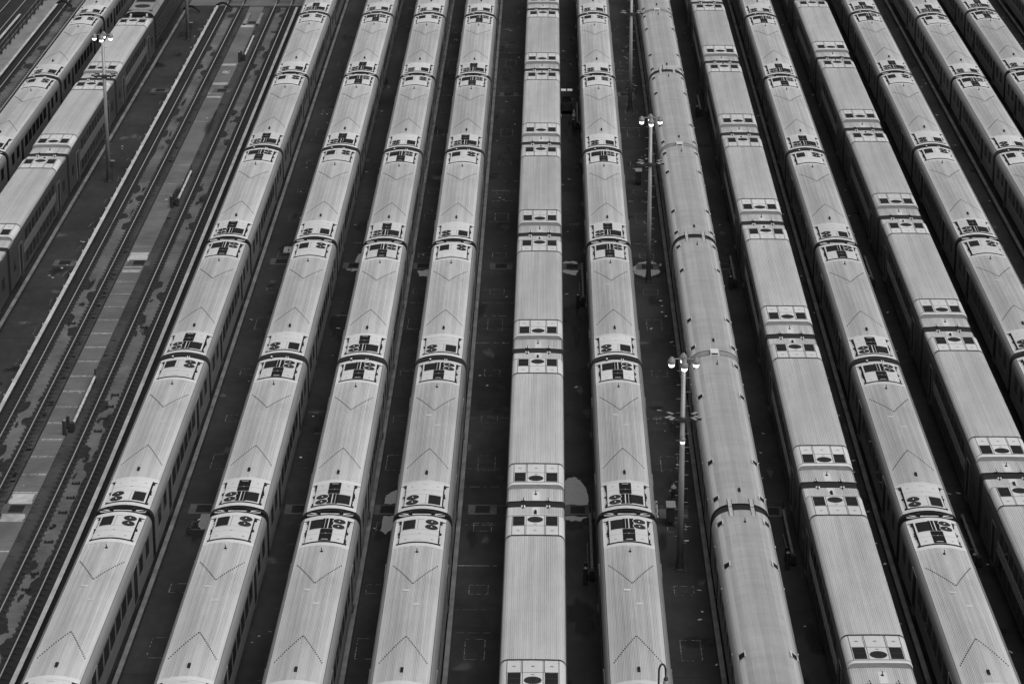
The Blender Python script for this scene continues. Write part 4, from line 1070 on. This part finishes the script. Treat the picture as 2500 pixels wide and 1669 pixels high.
for (x, lab) in ((-31.12, 'long pale kerb block left of the top drain'), (-29.82, 'long pale kerb block right of the top drain')):
    b = MB(); b.box(-.16, .16, -2.6, 2.6, .0, .20); b.box(-.10, .10, -2.64, -2.6, .06, .14, 1); tag(link('kerb_block', b.mesh('kerb_block', ['walkway', 'seam']), None, (x, 286.9, .05)), lab, 'kerb block')
def buffer_stop(x, lab):
    t = thing('buffer_stop', lab, 'buffer stop', (x, 295.6, 0))
    b = MB(); b.box(-1.0, 1.0, -.1, .15, .6, 1.0)
    for s_ in (-1, 1):
        b.box(s_ * .81 - .07, s_ * .81 + .07, -.9, 1.6, .15, .3); b.cyl((s_ * .81, -.8, .2), (s_ * .81, 0, .8), .06, n=6); b.cyl((s_ * .81, 1.5, .2), (s_ * .81, .1, .8), .06, n=6)
    link('frame', b.mesh('frame', 'iron'), t)
    for s_ in (-1, 1):
        b = MB(); b.cyl((s_ * .5, -.35, .8), (s_ * .5, -.1, .8), .17, n=14); link('buffer', b.mesh('buffer', 'lamp grey'), t)
buffer_stop(-33.0, 'dark buffer stop at the top end of the stained empty track')
buffer_stop(-27.9, 'dark buffer stop at the top end of the empty track nearest the trains')
for (x, y, lab) in ((-34.8, 292.9, 'thick black cable looping from the board to the stained empty track'), (-38.0, 291.2, 'thick black cable at the end of the locomotive train board'), (-51.75, 293.6, 'thick black cable at the top end of the walkway board')):
    b = MB(); pts = [Vector((x - .3 + 1.9 * q / 9, y + .9 - 1.1 * sin(pi * q / 18) - .4 * q / 9, .12 + .5 * sin(pi * q / 9))) for q in range(10)]
    b.tube(pts, .07, 8); b.tube([p + Vector((.05, -.35, -.05)) for p in pts], .05, 8); tag(link('jumper_cable', b.mesh('jumper_cable', 'rubber')), lab, 'cable')
# railing along the walkway
t = thing('railing', 'thin metal railing along the walkway in the top left corner', 'railing', (-53.35, 0, 0))
y = 228.0; i = 0
while y < 310:
    b = MB(); b.box(-.045, .045, -.045, .045, .16, 1.30); link('post', b.mesh('post', 'dark metal'), t, (0, y, 0)); y += 2.05 if i % 3 else 0.55; i += 1
for z in (.70, 1.26):
    b = MB(); b.box(-.02, .02, 226, 312, z, z + .04); link('rail', b.mesh('rail', 'lamp grey'), t)

# ------------------------------------------------------------------ the yard throat: near the camera the tracks fan out gently
def fan(x, y): return x * (1 + 0.0165 * (max(0.0, 166.0 - y) / 41.0) ** 2)
def fan_slope(x, y): return -x * 0.0165 * 2 * max(0.0, 166.0 - y) / 41.0 ** 2
import bmesh
def bend_mesh(o, wx):
    me = o.data.copy() if o.data.users > 1 else o.data
    o.data = me
    ys = [v.co.y for v in me.vertices]
    if min(ys) > 166: return
    if max(ys) - min(ys) > 6:
        bm = bmesh.new(); bm.from_mesh(me); y = 106.0
        while y < 168:
            bmesh.ops.bisect_plane(bm, geom=bm.verts[:] + bm.edges[:] + bm.faces[:], plane_co=(0, y, 0), plane_no=(0, 1, 0)); y += 5
        bm.to_mesh(me); bm.free()
    for v in me.vertices: v.co.x += fan(wx + v.co.x, v.co.y) - (wx + v.co.x)
    me.update()
for o in [q for q in S.objects if q.parent is None and q.type not in ('CAMERA', 'LIGHT')]:
    if o.name == 'ground' or o.get('category') == 'lamp': continue
    if abs(o.location.y) > 1:
        x, y = o.location.x, o.location.y
        o.location.x = fan(x, y)
        if o.get('category') == 'rail car' and y < 166: o.rotation_euler.z += -math.atan(fan_slope(x, y))
        continue
    stack = [(o, o.location.x)]
    while stack:
        q, wx = stack.pop()
        if q.type == 'MESH':
            if abs(q.location.y) > 1 and q is not o: q.location.x += fan(wx, q.location.y) - wx
            else: bend_mesh(q, wx)
        for c in q.children: stack.append((c, wx + c.location.x))
